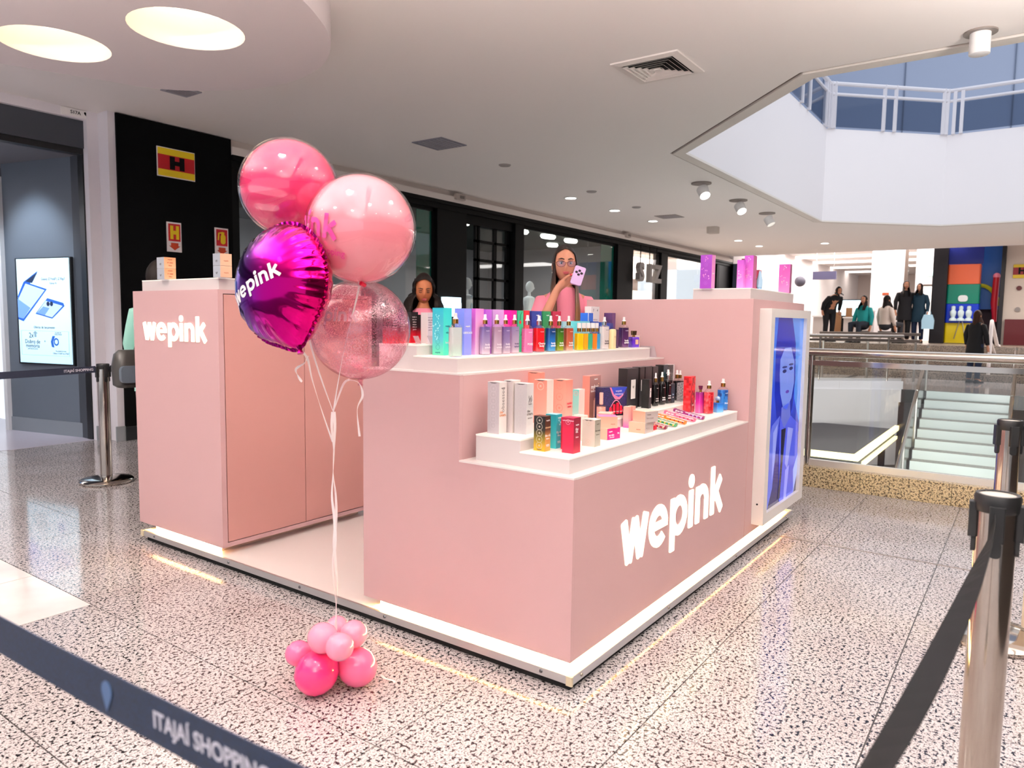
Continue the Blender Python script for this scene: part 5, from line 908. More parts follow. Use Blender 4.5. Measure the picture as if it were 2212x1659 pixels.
# --- lower step, front riser
carton(B['gold'],(grad([(0,'#d8a418'),(.35,'#7a6a12'),(.6,'#141108'),(1,'#060505')]),grad([(0,'#e8b04a'),(.4,'#c08a4a'),(.6,'#4a2c1c'),(1,'#2a160e')]),mat('#3c1e16',.4)),'black to gold carton at the front left of the lower step',rings=5,ringc='#b8aea0',texts=(WP(.5,.88,.009),('R','obsessed',.5,.68,.011,'#d8b890'),('R','the oil.',.5,.45,.015,W1),('R','bifasico',.5,.36,.008,W1),('R','98%',.5,.16,.015,W1),('L','wepink',.5,.05,.008,'#4a3c10')))
carton(B['teal2'],(grad([(0,'#3fc8d0'),(1,'#117a86')]),grad([(0,'#4cc8d8'),(1,'#149aa8')]),mat('#8fd8e8',.4)),'teal carton behind the black to gold one',texts=(WP(.55,.9,.009),('R','the oil.',.5,.48,.015,W1),('R','bifasico',.5,.38,.008,W1),('R','98%',.5,.18,.015,W1)),extra=lambda r,w,d,h:butterflies(5,'#d8f4f4','R')(r,w,d,h))
carton(B['crim'],(grad([(0,'#d8103c'),(.5,'#d0103e'),(1,'#8e0c34')]),grad([(0,'#b01030'),(.4,'#8e0a2c'),(1,'#700824')]),mat('#c81c50',.4)),'crimson carton, nearest on the lower step',rings=1,ringr=.011,ringc='#f0a8b4',texts=(WP(.5,.80,.009),('R','the',.45,.68,.017,W1),('R','oil.',.45,.61,.017,W1),('R','bifasico',.5,.45,.008,'#f4d0d8'),('L','wepink nova embalagem',.5,.92,.0055,'#f4d0d8')))
carton(B['crim2'],C3('#a00c2c','#8c0a26','#b83050'),'crimson carton hidden behind the nearest crimson one')
carton(B['wbx'],(mat('#dccabf',.45),grad([(0,'#b8b0a4'),(1,'#8c8478')]),mat('#fdf3ec',.45)),'short off white carton with a grey print panel',rings=2,ringc='#d8c0b0',lid='#fdf3ec',ringr=.012,texts=(('R','wepink',.5,.85,.008,'#6a6258'),('R','the cream',.5,.6,.010,'#6a6258'),('R','hidratante',.5,.45,.007,'#6a6258'))); carton(B['wbx2'],C3('#fae6da','#fbeae0','#fff4ea'),'off white carton behind the short off white one')
PE=mat('#efb09a',.45); PEG=grad([(0,'#f2bba4'),(1,'#e89a84')])
carton(B['pb1'],(PE,mat('#ec1478',.4),PE),'peach box with a hot pink front at the bottom of the left stack',rz=-.18,name='cream_box',texts=(('R','wepink',.25,.72,.009,W1),('R','my skin',.32,.40,.013,W1),('R','creme facial',.35,.2,.007,W1),('R','50g',.85,.5,.010,W1)))
carton(B['pb2'],(PEG,PEG,mat('#f48ac0',.4)),'peach box turned on top of the hot pink fronted box',rz=.62,name='cream_box',texts=(('L','wepink',.75,.35,.007,'#a85a4a'),))
carton(B['pb3'],(PEG,PEG,mat('#efcbbb',.45)),'larger peach box behind the left stack',rz=.35,name='cream_box')
PK=grad([(0,'#e858ac'),(.4,'#f0a4a8'),(1,'#f0ae9e')]); carton(B['pd1'],(PK,PK,mat('#fbd0c4',.45)),'slim pink shaded carton, left one of the pair between the stacks'); carton(B['pd2'],(PK,PK,mat('#fbd0c4',.45)),'slim pink shaded carton, right one of the pair between the stacks')
GR=grad([(0,'#b9aaa6'),(1,'#b0a19e')]); carton(B['qb1'],(PE,GR,mat('#efcfc0',.45)),'peach box with a grey front at the bottom of the right stack',rz=-.02,name='cream_box',texts=(('L','wepink',.6,.35,.008,'#a0604a'),('R','my skin',.3,.5,.010,'#8a7a78')))
carton(B['qb2'],(PEG,GR,mat('#efcfc0',.45)),'peach box with a wide grey front on top of the right stack',rz=.33 if False else -.34,name='cream_box',texts=(('R','wepink',.3,.72,.009,'#8a7a78'),('R','face cream',.38,.40,.011,'#8a7a78')))
carton(B['rcube'],C3('#e01a38','#d01530','#f05a6a'),'tiny red cube carton beside the right stack',name='small_carton')
# lip balm cartons lying on a tilted clear tray
LP=[((1.020,.075),'#7a1230','maroon lip balm carton, nearest of the five slanting ones'),((1.135,.070),'#2f7a4e','green lip balm carton, second of the five slanting ones'),((1.255,.068),'#f0761c','orange lip balm carton in the middle of the five slanting ones'),((1.380,.066),'#f06a8c','pink lip balm carton, fourth of the five slanting ones'),((1.505,.064),'#7c1a5c','purple lip balm carton, farthest of the five slanting ones')]
for i,((x,y),c,lb) in enumerate(LP):
    t=thing('lip_balm_carton',lb,'box',(x,y,.9115)); ln,wd,th,a=.175,.034,.016,.20
    Mt=Matrix.Translation((x,y,.9125))@Matrix.Rotation(.12,4,'Z')@Matrix.Rotation(a,4,'X')
    m=MB(); m.box((0,0,0),(wd,ln,th)); m.xf(Mt); mk('carton',m,mat(c,.35),t)
    m=MB(); m.box((wd*.08,ln*.04,th),(wd*.22,ln*.62,th+.0006)); m.box((-.0006,ln*.04,th*.70),(0,ln*.60,th*.92)); m.xf(Mt); mk('white_line',m,mat('#f7e9ea',.4),t)
    m=MB(); put_text(m,'gloss lab',.013,(-.0007,ln*.80,th*.62),(0,-1,0),(0,0,1),ext=.0002,bold=.0004); put_text(m,'lip gloss',.013,(wd*.6,ln*.80,th+.0004),(0,-1,0),(1,0,0),ext=.0002,bold=.0004); m.xf(Mt); mk('lettering',m,mat(W1),t)
    m=MB()
    for k in range(4): s=len(m.v); m.lathe([(0,0),(.0052,0),(.0052,.0006),(0,.0006)],(wd*.6,ln*(.08+.13*k),th),10); s=len(m.v); m.lathe([(0,0),(.0045,0),(.0045,.0006),(0,.0006)],n=10); m.xf(Matrix.Translation((-.0003,ln*(.08+.13*k),th*.42))@Matrix.Rotation(-PI/2,4,'Y'),s)
    m.xf(Mt); mk('printed_fruit',m,mat(('#f4d8a0','#f0b040','#7a1a1a','#a81a38','#b8a8f0')[i],.4),t)
    m=MB(); m.box((.004,ln*.86,-.03),(wd-.004,ln*.88,0)); q=Matrix.Translation((x,y,.9125))@Matrix.Rotation(.12,4,'Z'); m=MB(); m.box((.004,ln*.84,-.0008),(wd-.004,ln*.86,ln*.84*math.tan(a)-.001)); m.xf(q); mk('clear_prop',m,film('acrylic3','#f8f2f4',.5,.03,'#efe6ea',.2),t)
# --- on the column and the cabinet
def fly(c,n=7): return butterflies(n,c)
carton(B['c1'],(mat('#9438b0',.4),grad([(0,'#f0a8d8'),(1,'#e890cc')]),mat('#b068c8',.4)),'deep purple carton with pink butterflies, left on the column top',rings=5,ringc='#b468cc',ringr=.011,extra=fly('#f4a0d8'),texts=(('R','wepink',.5,.45,.013,W1),))
PKM=grad([(0,'#ff9cf0'),(.5,'#f078dc'),(1,'#c050cc')])
carton(B['c2'],(PKM,PKM,mat('#d890e0',.4)),'shorter pink carton with pale butterflies in the middle of the column top',extra=fly('#ffd0f0',4)); carton(B['c3'],(PKM,mat('#a8507c',.4),mat('#c878d0',.4)),'taller pink carton with pale butterflies in the middle of the column top',extra=fly('#ffd0f0'))
carton(B['c4'],C3('#5c1030','#6a1438','#8a3a58'),'dark maroon carton beside the pale blue tube'); carton(B['c5'],C3('#7c1434','#b04a5c','#c88a94'),'low dark red carton between the pale blue tube and the right pink carton')
carton(B['c6'],(grad([(0,'#ff98d8'),(.5,'#f46cc8'),(1,'#cc54b8')]),mat('#8e3a68',.4),mat('#d880c4',.4)),'pink carton with pale butterflies at the right corner of the column top',extra=fly('#ffd8ee'))
x,y,z,r=Q['tube'][:4]; t=thing('cream_tube','pale blue tube standing on the column top','tube',(x,y,z)); m=MB(); m.lathe([(r*.8,0),(r*.85,.015)],n=16); mk('cap',m,mat('#9ec8ec',.35),t,local=True,smooth=True); m=MB(); m.loft([superring(r,.0155,pw=2),superring(r,.06,pw=2),superring(r*.95,.10,pw=2,s=.5),superring(r*.9,.12,pw=2,s=.12)]); mk('tube_body',m,mat('#b8dcf6',.35),t,local=True,smooth=True)
SIL=mat('#d8dce4',.3,.5); OR=grad([(0,'#f7b48c'),(1,'#f2a070')])
for ka,kb,la,lb in (('k1','k1b','silver and orange carton at the bottom of the left pair on the cabinet','silver and orange carton on top of the left pair on the cabinet'),('k2b','k2','silver and peach carton at the bottom of the right pair on the cabinet','silver and peach carton on top of the right pair on the cabinet')):
    for k,l_ in ((ka,la),(kb,lb)):
        tx=(('R','wepink',.5,.8,.010,'#a85030'),('R','VF VIBES',.5,.5,.010,'#a85030'),('R','100ml',.5,.25,.009,'#a85030')) if ka=='k1' else (('R','wepink',.5,.4,.010,'#c87a58'),)
        carton(B[k],(SIL,OR if ka=='k1' else mat('#f5c0a0',.4),mat('#f8d8c4',.4)),l_,texts=tx+(('L','VF',.5,.35,.018,'#4a4a50'),))
# ================================================================== BALLOONS
def ribbon(mb,path,w,k=0.0,n=1):
    """flat curling ribbon along a path"""
    P=[Vector(p) for p in path]; Q=[]
    for i in range(len(P)-1):
        a,b,c,d=P[max(i-1,0)],P[i],P[i+1],P[min(i+2,len(P)-1)]
        for s in range(6):
            t=s/6; Q.append(.5*((2*b)+(c-a)*t+(2*a-5*b+4*c-d)*t*t+(3*b-a-3*c+d)*t**3))
    Q.append(P[-1]); R=[]
    for i,p in enumerate(Q):
        ang=k*i; u=Vector((.8*math.cos(ang)+.6*math.sin(ang),-.6*math.cos(ang)+.8*math.sin(ang),0)); t=(Q[min(i+1,len(Q)-1)]-Q[max(i-1,0)]).normalized(); u=(u-t*u.dot(t)).normalized(); v=t.cross(u)*.0006
        R.append([p-u*w/2-v,p+u*w/2-v,p+u*w/2+v,p-u*w/2+v])
    mb.loft(R)
RIB=mat('#f7e9ea',.45)
JN=Vector((-.522,.767,1.089)); J2=Vector((-.524,.769,.973))
def balloon_mat(name,col,alpha):
    m=mat(col,.06,0,0,.6,1.0,alpha); return m
def bubble(name,label,c,r,skin,string,inner=None,word=None):
    c=Vector(c); t=thing(name,label,'balloon',tuple(c)); m=MB(); m.sphere(c,r,48,32); mk('skin',m,skin,t,smooth='full')
    m=MB(); k=c-Vector((0,0,r)); m.lathe([(.028,.012),(.010,-.004),(.006,-.012),(.012,-.024),(.0,-.024)],tuple(k),14); mk('knot',m,skin,t,smooth=True)
    m=MB(); ribbon(m,string,.009,.12); mk('ribbon',m,RIB,t)
    if inner: inner(t,c,r)
    return t
FILM=film('balloon_film','#fff4f8',.55,.01,None,0,1.45)
def inner_pink(t,c,r): 
    m=MB(); m.sphere(c,r*.955,40,28); q=mk('inner_balloon',m,mat('#ec447c',.25,0,0,.5,.6,.80),t,smooth='full')
    m=MB(); m.sphere((c.x-.012,c.y-.0,c.z-.152),(.070,.070,.066),24,16); mk('small_balloon',m,mat('#e2107c',.25,0,0,.5,.6),t,smooth='full')
pk=bubble('bubble_balloon','dark pink see-through bubble balloon at the top of the bunch',(-.545,.985,1.949),.190,FILM,[(-.58,.95,1.75),(-.60,.80,1.35),tuple(JN)],inner_pink)
def print_on(t,c,r,m_):
    d=Vector((-2.376,-1.398,1.45))-c; d=d.normalized(); right=Vector((0,0,1)).cross(d).normalized(); up_=d.cross(right); right,up_=right*math.cos(.17)-up_*math.sin(.17),up_*math.cos(.17)+right*math.sin(.17)
    bend=lambda s0,z0:(lambda v: (lambda a,b: Vector((math.sin(a)*math.cos(b),math.sin(b),math.cos(a)*math.cos(b)))*(r*1.004+v.z))((s0+v.x)/r,(z0+v.y)/r))
    M=Matrix((right,up_,d)).transposed().to_4x4(); M.translation=c; q=MB(); S_=.31
    for k in 'wepink':
        src=LOGO[k]; f=bend(-.475,-.055); q.add([tuple(M@f(Vector((v[0]*S_,v[1]*S_,v[2]*.02)))) for v in src.v],src.f)
    vs,fs=text_me('Itaja\u00ed Shopping',.036,.0001,.0004); f=bend(-.150,-.100); q.add([tuple(M@f(Vector(v))) for v in vs],fs); mk('printed_logo',q,m_,t)
def inner_light(t,c,r):
    m=MB(); m.sphere(c,r*.965,40,28); mk('inner_balloon',m,mat('#fba4ae',.22,0,0,.5,.6,.93),t,smooth='full'); print_on(t,c,r,mat('#e0489c',.4))
    m=MB(); m.tube([(c.x-.01,c.y-.03,c.z-r-.005),(c.x-.03,c.y-.03,c.z-r+.002)],.008,8); mk('red_tie',m,mat('#d81a40',.4),t)
bubble('bubble_balloon','pale pink glossy bubble balloon with pink lettering, in front at the top of the bunch',(-.503,.629,1.775),.2005,FILM,[(-.503,.64,1.568),(-.50,.655,1.53),(-.515,.72,1.30),tuple(JN)],inner_light)
GLIT=bpy.data.materials.new('glitter_film'); GLIT.use_nodes=True
def _gl():
    m=GLIT; l=m.node_tree.links; m.node_tree.nodes.remove(m.node_tree.nodes['Principled BSDF']); out=m.node_tree.nodes['Material Output']
    t=N(m,'ShaderNodeBsdfTransparent'); t.inputs[0].default_value=lin('#fbe3ea'); g=N(m,'ShaderNodeBsdfGlossy'); g.inputs['Roughness'].default_value=.25; g.inputs[0].default_value=lin('#f6c8d4')
    d=N(m,'ShaderNodeBsdfDiffuse'); d.inputs[0].default_value=lin('#d06a86'); sp=N(m,'ShaderNodeMixShader'); sp.inputs[0].default_value=.55; l.new(g.outputs[0],sp.inputs[1]); l.new(d.outputs[0],sp.inputs[2])
    n=N(m,'ShaderNodeTexVoronoi'); n.inputs['Scale'].default_value=300; tc=N(m,'ShaderNodeTexCoord'); l.new(tc.outputs['Object'],n.inputs[0])
    r=ramp(m,[(.0,'#ffffff'),(.46,'#ffffff'),(.54,'#000000')]); l.new(n.outputs['Distance'],r.inputs[0])
    n2=N(m,'ShaderNodeTexNoise'); n2.inputs['Scale'].default_value=9; l.new(tc.outputs['Object'],n2.inputs[0]); n2r=ramp(m,[(.3,'#555555'),(.6,'#ffffff')]); l.new(n2.outputs[0],n2r.inputs[0]); mm=N(m,'ShaderNodeMath',operation='MULTIPLY'); l.new(r.outputs[0],mm.inputs[0]); l.new(n2r.outputs[0],mm.inputs[1])
    mx=N(m,'ShaderNodeMixShader'); l.new(mm.outputs[0],mx.inputs[0]); l.new(t.outputs[0],mx.inputs[1]); l.new(sp.outputs[0],mx.inputs[2])
    lw=N(m,'ShaderNodeLayerWeight'); lw.inputs[0].default_value=.5; pw=N(m,'ShaderNodeMath',operation='POWER'); pw.inputs[1].default_value=4.0; l.new(lw.outputs['Facing'],pw.inputs[0]); f=N(m,'ShaderNodeMath',operation='MULTIPLY_ADD'); f.inputs[1].default_value=.7; f.inputs[2].default_value=.05; l.new(pw.outputs[0],f.inputs[0]); g2=N(m,'ShaderNodeBsdfGlossy'); g2.inputs['Roughness'].default_value=.01; m2=N(m,'ShaderNodeMixShader'); l.new(f.outputs[0],m2.inputs[0]); l.new(mx.outputs[0],m2.inputs[1]); l.new(g2.outputs[0],m2.inputs[2]); l.new(m2.outputs[0],out.inputs[0])
_gl()
def glit_print(t,c,r):
    m=MB(); d=Vector((-2.376,-1.398,1.45))-c; d.normalize(); right=Vector((0,0,1)).cross(d).normalized(); up_=d.cross(right); M=Matrix((right,up_,d)).transposed().to_4x4(); M.translation=c
    for k in 'wepink':
        src=LOGO[k]; m.add([tuple(M@((lambda a,b: Vector((math.sin(a)*math.cos(b),math.sin(b),math.cos(a)*math.cos(b)))*(r*1.003))((v[0]*.19-.25)/r,(v[1]*.19+.03)/r))) for v in src.v],src.f)
    mk('printed_logo',m,mat('#f3b8c6',.4),t)
bubble('bubble_balloon','clear glittery bubble balloon at the lower right of the bunch',(-.357,.795,1.404),.200,GLIT,[(-.400,.81,1.205),(-.43,.815,1.185),tuple(JN)],glit_print)
ct2=[o for o in bpy.data.objects if o.get('label','').startswith('clear glittery')][0]
m=MB(); ribbon(m,[(-.41,.80,1.205),(-.405,.752,1.195),(-.400,.736,1.146),(-.418,.747,1.091),(-.412,.741,.984)],.009,.25); mk('curled_ribbon_end',m,RIB,ct2)
# foil balloon: two domed discs with a crimped seam
fc=Vector((-.738,.774,1.566)); fb=thing('foil_balloon','metallic magenta foil balloon with white lettering, in front on the left of the bunch','balloon',tuple(fc))
ax=Vector((-.985,-.06,.10)).normalized(); dn=Vector((0,-.42,-.91)); dn=(dn-ax*dn.dot(ax)).normalized(); sd=(-dn).cross(ax)
FM=Matrix((sd,-dn,ax)).transposed().to_4x4(); FM.translation=fc
R0,Hh=.212,.128
def foil_pt(rr,ph,side):
    tail=1.0+.16*max(0,math.cos(ph+PI/2))**24; r=R0*rr*(1+(tail-1)*rr**3)
    h=Hh*(1-rr**2.3)**.62 if rr<1 else 0
    wr=.0048*math.sin(ph*23+2.2*math.sin(3*ph))*max(0,(rr-.66)/.34)**1.3*(1.0-max(0,rr-.93)*11) + .002*math.sin(ph*61)*max(0,(rr-.75)/.25)
    return Vector((r*math.cos(ph),r*math.sin(ph),side*(h+wr*1.2)))
m=MB(); n=216; K=[0.0001,.12,.25,.38,.5,.6,.7,.78,.85,.9,.94,.97,.99,1.0]
for side in (1,-1): m.loft([[tuple(FM@foil_pt(k,2*PI*i/n,side)) for i in range(n)] for k in K],cap=False)
FOIL=grad([(0,'#c0086e'),(.5,'#c40a92'),(.8,'#8c10a8'),(1,'#6a1cc0')],.13,0,1.0); FOIL=bpy.data.materials.new('foil'); FOIL.use_nodes=True; b_=FOIL.node_tree.nodes['Principled BSDF']; b_.inputs['Metallic'].default_value=1; b_.inputs['Roughness'].default_value=.12
def _fo():
    l=FOIL.node_tree.links; tc=N(FOIL,'ShaderNodeTexCoord'); s=N(FOIL,'ShaderNodeSeparateXYZ'); l.new(tc.outputs['Generated'],s.inputs[0]); r=ramp(FOIL,[(.05,'#c40a68'),(.38,'#a80a78'),(.62,'#6e0f9a'),(.9,'#4412b0')]); l.new(s.outputs[1],r.inputs[0]); l.new(r.outputs[0],b_.inputs['Base Color'])  # violet to magenta run puts a bluish reflection into the foil colour
_fo()
mk('skin',m,FOIL,fb,smooth='full')
m=MB(); rr=[]
for i in range(n):
    ph=2*PI*i/n; w=.0015*math.sin(ph*54); a=foil_pt(1.0,ph,1); d=Vector((math.cos(ph),math.sin(ph),0)); rr.append((a-d*.001,a+d*.011+Vector((0,0,w*2))))
m.loft([[tuple(FM@p[0]) for p in rr],[tuple(FM@p[1]) for p in rr]],cap=False); mk('crimped_seam',m,mat('#8e0a62',.2,1.0),fb)
tail=FM@Vector((0,-R0*1.19,0)); m=MB(); m.tube([FM@Vector((0,-R0*1.10,0)),tail,FM@Vector((0,-R0*1.26,0))],[.016,.007,.012],8); mk('tail',m,mat('#b00a72',.2,1.0),fb,smooth=True)
q=MB(); SS=.205
for k in 'wepink':
    src=LOGO[k]
    def onface(v):
        x,y=v[0]*SS-.150,v[1]*SS-.035; rr_=math.hypot(x,y)/R0; h=Hh*(1-min(.98,rr_)**2.3)**.62; return tuple(FM@Vector((x,y,h+.0012+v[2]*.02)))
    q.add([onface(v) for v in src.v],src.f)
mk('printed_logo',q,mat('#fdf6fa',.4),fb)
m=MB(); ribbon(m,[tuple(tail),(-.655,.750,1.30),(-.630,.755,1.22),(-.575,.765,1.09),tuple(J2)],.009,.10); mk('ribbon',m,RIB,fb)
m=MB(); ribbon(m,[(-.655,.748,1.31),(-.662,.757,1.285),(-.690,.771,1.262),(-.684,.766,1.235),(-.672,.761,1.215)],.009,.30); mk('curled_ribbon_end',m,RIB,fb)
# weight: knot of small balloons on the floor with the shared ribbon
bw=thing('balloon_weight','cluster of small pink balloons on the floor holding the balloon ribbons','balloon cluster',(-.55,.75,0))
HOT,MID,PAL=mat('#f9387f',.22,0,0,.5,.5,1,0,1.45,.12),mat('#fb6f9e',.22,0,0,.5,.5,1,0,1.45,.12),mat('#fb98b4',.22,0,0,.5,.5,1,0,1.45,.12)
for c,r,mt in (((-.619,.764,.086),.083,HOT),((-.478,.686,.078),.076,MID),((-.607,.642,.222),.053,PAL),((-.604,.742,.228),.058,PAL),((-.487,.700,.213),.054,PAL),((-.475,.810,.206),.046,PAL),((-.62,.87,.135),.050,MID),((-.46,.82,.075),.072,MID)):
    c=Vector(c); hub=Vector((-.545,.742,.15)); d=(hub-c).normalized(); m=MB(); z=d; x_=z.orthogonal().normalized(); y_=z.cross(x_); Mx=Matrix((x_,y_,z)).transposed().to_4x4(); Mx.translation=c
    prof=[(.02*r,-1.0*r),(.35*r,-.94*r),(.68*r,-.74*r),(.9*r,-.42*r),(1.0*r,-.02*r),(.95*r,.34*r),(.78*r,.68*r),(.5*r,.95*r),(.22*r,1.13*r),(.07*r,1.22*r)]
    m.lathe(prof,n=28); m.xf(Mx); mk('small_balloon',m,mt,bw,smooth='full')
m=MB(); m.sphere((-.545,.742,.15),.022,10,8); mk('hub',m,HOT,bw,smooth=True)
for dx,ph in ((-.003,0),(.004,2)):
    m=MB(); ribbon(m,[(-.522+dx,.767,1.09)]+[(-.523+dx+.005*math.sin(ph+k*1.7),.768-.0009*k+.003*math.cos(k*2.1+ph),1.03-.09*k) for k in range(10)]+[(-.542,.745,.155)],.0115,.09); mk('shared_ribbon',m,RIB,bw)
m=MB(); ribbon(m,[(-.40,.64,.03),(-.385,.63,.012),(-.37,.60,.004),(-.375,.585,.003)],.008,.1); mk('ribbon_end',m,RIB,bw)
# ================================================================== QUEUE POSTS AND BELTS
def stanchion(x,y,label,rz=0,group=None):
    s=thing('stanchion',label,'stanchion',(x,y,0),rz,group)
    m=MB(); m.lathe([(0,0),(.205,0),(.212,.008),(.212,.022),(.200,.034),(.12,.046),(.052,.052),(.0,.052)],n=48); mk('base',m,CHROME,s,local=True,smooth=True)
    m=MB(); m.lathe([(.0455,.05),(.0455,.985)],n=32,cap=False); mk('pole',m,CHROME,s,local=True,smooth=True)
    m=MB(); m.lathe([(.047,.985),(.050,.99),(.051,1.022),(.048,1.030),(.042,1.030),(.042,1.026)],n=32,cap=False); mk('black_collar',m,BLKPL,s,local=True,smooth=True)
    m=MB(); m.lathe([(0,0),(.042,0),(.042,.003),(0,.003)],(0,0,1.023),28); mk('cap_disc',m,mat('#b9b3ad',.5),s,local=True)
    for k in range(4):
        a=PI/2*k; m=MB(); m.rbox((-.017,.040,.915),(.017,.060,1.005),.004); m.rbox((-.013,.040,.875),(.013,.052,.918),.01,axis=1); m.xf(Matrix.Rotation(a,4,'Z')); mk('belt_clip',m,BLKPL,s,local=True)
    return s
stanchion(-.19,-1.352,'nearest polished steel queue post, holding a black belt, right edge of the photo',.05)
stanchion(1.60,-1.34,'second polished steel queue post, behind the nearest one, its round base in view',.4)
stanchion(.64,5.07,'polished steel queue post left of the pink cabinet')
stanchion(-1.935,-1.235,'polished steel queue post at the corner just below the viewer, outside the frame'); stanchion(-1.935,2.35,'polished steel queue post outside the frame at the left end of the near belt'); stanchion(-3.2,5.07,'polished steel queue post outside the frame to the far left'); stanchion(3.3,5.07,'polished steel queue post hidden behind the cabinet')
BELT=cloudy('belt_weave','#0b1226','#101a34',300,.75)
def belt(a,b,z0,zm,z1,h,label,twist=0.,words=(),glow=None,mt=None):
    a,b=Vector(a+(0,)),Vector(b+(0,)); t=thing('queue_belt',label,'belt',((a.x+b.x)/2,(a.y+b.y)/2,zm)); d=(b-a).normalized(); n=Vector((-d.y,d.x,0)); m=MB(); R=[]; K=24
    def zc(u): return z0+(z1-z0)*u-4*u*(1-u)*((z0+z1)/2-zm)
    for i in range(K+1):
        u=i/K; p=a.lerp(b,u); p.z=zc(u); w=twist*max(0,math.sin(PI*u))**.6; upv=Vector((0,0,1))*math.cos(w)+n*math.sin(w); q=upv.cross(d)*.0009
        R.append([p-upv*h/2-q,p+upv*h/2-q,p+upv*h/2+q,p-upv*h/2+q])
    m.loft(R); mk('webbing',m,mt or BELT,t)
    L_=(b-a).length
    for s,u,size,side,c in words:
        p=a.lerp(b,u); p.z=zc(u); x=d*side; nn=x.cross(Vector((0,0,1))); slope=(zc(u+.02)-zc(u-.02))/(.04*L_)*side
        w=twist*max(0,math.sin(PI*u))**.6; upv=Vector((0,0,1))*math.cos(w)+n*math.sin(w); nn=x.cross(upv); m=MB(); put_text(m,s,size,p+nn*.0014,x+Vector((0,0,slope)),upv,ext=.0002,bold=.0006); mk('lettering',m,mat(c,.6),t)
    return t,a,b,zc,d
t,a,b,zc,d=belt((-1.935,-1.19),(-1.935,2.30),1.0,.925,.985,.062,'near dark blue queue belt crossing the lower left corner, printed with white capitals',words=(('ITAJA\u00cd SHOPPING',.150,.030,-1,'#c6c4d2'),('ITAJA\u00cd SHOPPING',.62,.037,-1,'#c6c4d2')),mt=cloudy('belt_near','#06152a','#0a2140',300,.85))
def pin(y,par,u):
    m=MB(); z=zc(u); pts=[(y,z-.022)]+[(y+.013*math.cos(w),z+.006+.014*math.sin(w)) for w in [math.radians(x) for x in range(-30,211,20)]]; m.prism(pts,-1.9375,-1.9362,axis=0); mk('pin_emblem',m,mat('#3a557c',.6),par)
pin(-.435,t,.225); pin(1.12,t,.66)
belt((-.25,-1.350),(-1.88,-1.240),.965,.885,.96,.055,'black queue belt running from the nearest post down to the bottom edge',twist=1.1,words=(('ITAJA\u00cd SHOPPING',.30,.034,-1,'#5c5a66'),('ITAJA\u00cd SHOPPING',.75,.034,-1,'#5c5a66')),mt=mat('#06070b',.9,spec=.2))
belt((.58,5.07),(-3.14,5.07),.985,.955,.97,.056,'dark queue belt in front of the left shop, printed with white capitals',words=(('ITAJA\u00cd SHOPPING',.036,.030,-1,'#d9d3dc'),))
belt((.70,5.07),(3.24,5.07),.985,.965,.985,.056,'short visible piece of dark queue belt between the left post and the cabinet')
wp=thing('partition','white and beige standing partition cut by the right edge beside the second queue post','partition',(1.72,-1.60,0)); m=MB(); m.rbox((1.69,-1.95,.25),(1.73,-1.440,.50),.01,axis=0); mk('white_sheet',m,mat('#f4efec',.4),wp); m=MB(); m.rbox((1.685,-1.95,.053),(1.735,-1.438,.25),.01,axis=0); mk('clear_lower_sheet',m,mat('#d9c4ac',.25),wp)
# ================================================================== PEOPLE (local metres, facing -Y; hs scales them to this scene)
def skin_mesh(pts,edges,rad,root=0,levels=1):
    me=bpy.data.meshes.new('sk'); me.from_pydata([tuple(p) for p in pts],edges,[]); o=bpy.data.objects.new('sk',me); COL.objects.link(o)
    o.modifiers.new('s','SKIN'); sl=me.skin_vertices[0].data
    for i,r in enumerate(rad): sl[i].radius=(r,r) if not isinstance(r,tuple) else r; sl[i].use_root=(i==root)
    b=o.modifiers.new('b','SUBSURF'); b.levels=levels; b.render_levels=levels
    dg=bpy.context.evaluated_depsgraph_get(); m2=bpy.data.meshes.new_from_object(o.evaluated_get(dg)); v=[tuple(q.co) for q in m2.vertices]; f=[tuple(p.vertices) for p in m2.polygons]
    bpy.data.objects.remove(o); bpy.data.meshes.remove(me); bpy.data.meshes.remove(m2); return v,f
def head_mb(hc,yaw=0,pitch=0,n=32,m_=24):
    mb=MB(); a,b,c=.073,.091,.117; R=[]
    for j in range(m_+1):
        t=PI*max(.01,min(.99,j/m_)); row=[]
        for k in range(n):
            w=2*PI*k/n; dx,dy,dz=math.sin(t)*math.cos(w),math.sin(t)*math.sin(w),-math.cos(t); x,y,z=a*dx,b*dy,c*dz
            if dz<0:
                q=-dz; x*=1-.30*q**1.7
                y*=(1-.42*q) if dy>0 else (1-.03*q)
            f=max(0,-dy); g=math.exp(-(dx/.16)**2)*f
            s=.023*math.exp(-((dz+.19)/.11)**2)*g+.012*math.exp(-((dz+.02)/.13)**2)*g
            s-=.010*math.exp(-((abs(dx)-.40)/.16)**2-((dz-.05)/.11)**2)*f
            s+=.006*math.exp(-(dx/.28)**2-((dz+.47)/.08)**2)*f+.008*math.exp(-(dx/.3)**2-((dz+.84)/.13)**2)*f
            s+=.004*math.exp(-((abs(dx)-.38)/.2)**2-((dz-.20)/.08)**2)*f+.004*math.exp(-((abs(dx)-.55)/.2)**2-((dz+.25)/.2)**2)*f
            row.append((x,y-s,z))
        R.append(row)
    mb.loft(R)
    for s in (-1,1): mb.sphere((s*.074,.008,-.012),(.010,.020,.031),10,8)
    M=Matrix.Translation(hc)@Matrix.Rotation(yaw,4,'Z')@Matrix.Rotation(pitch,4,'X'); return mb.xf(M),M
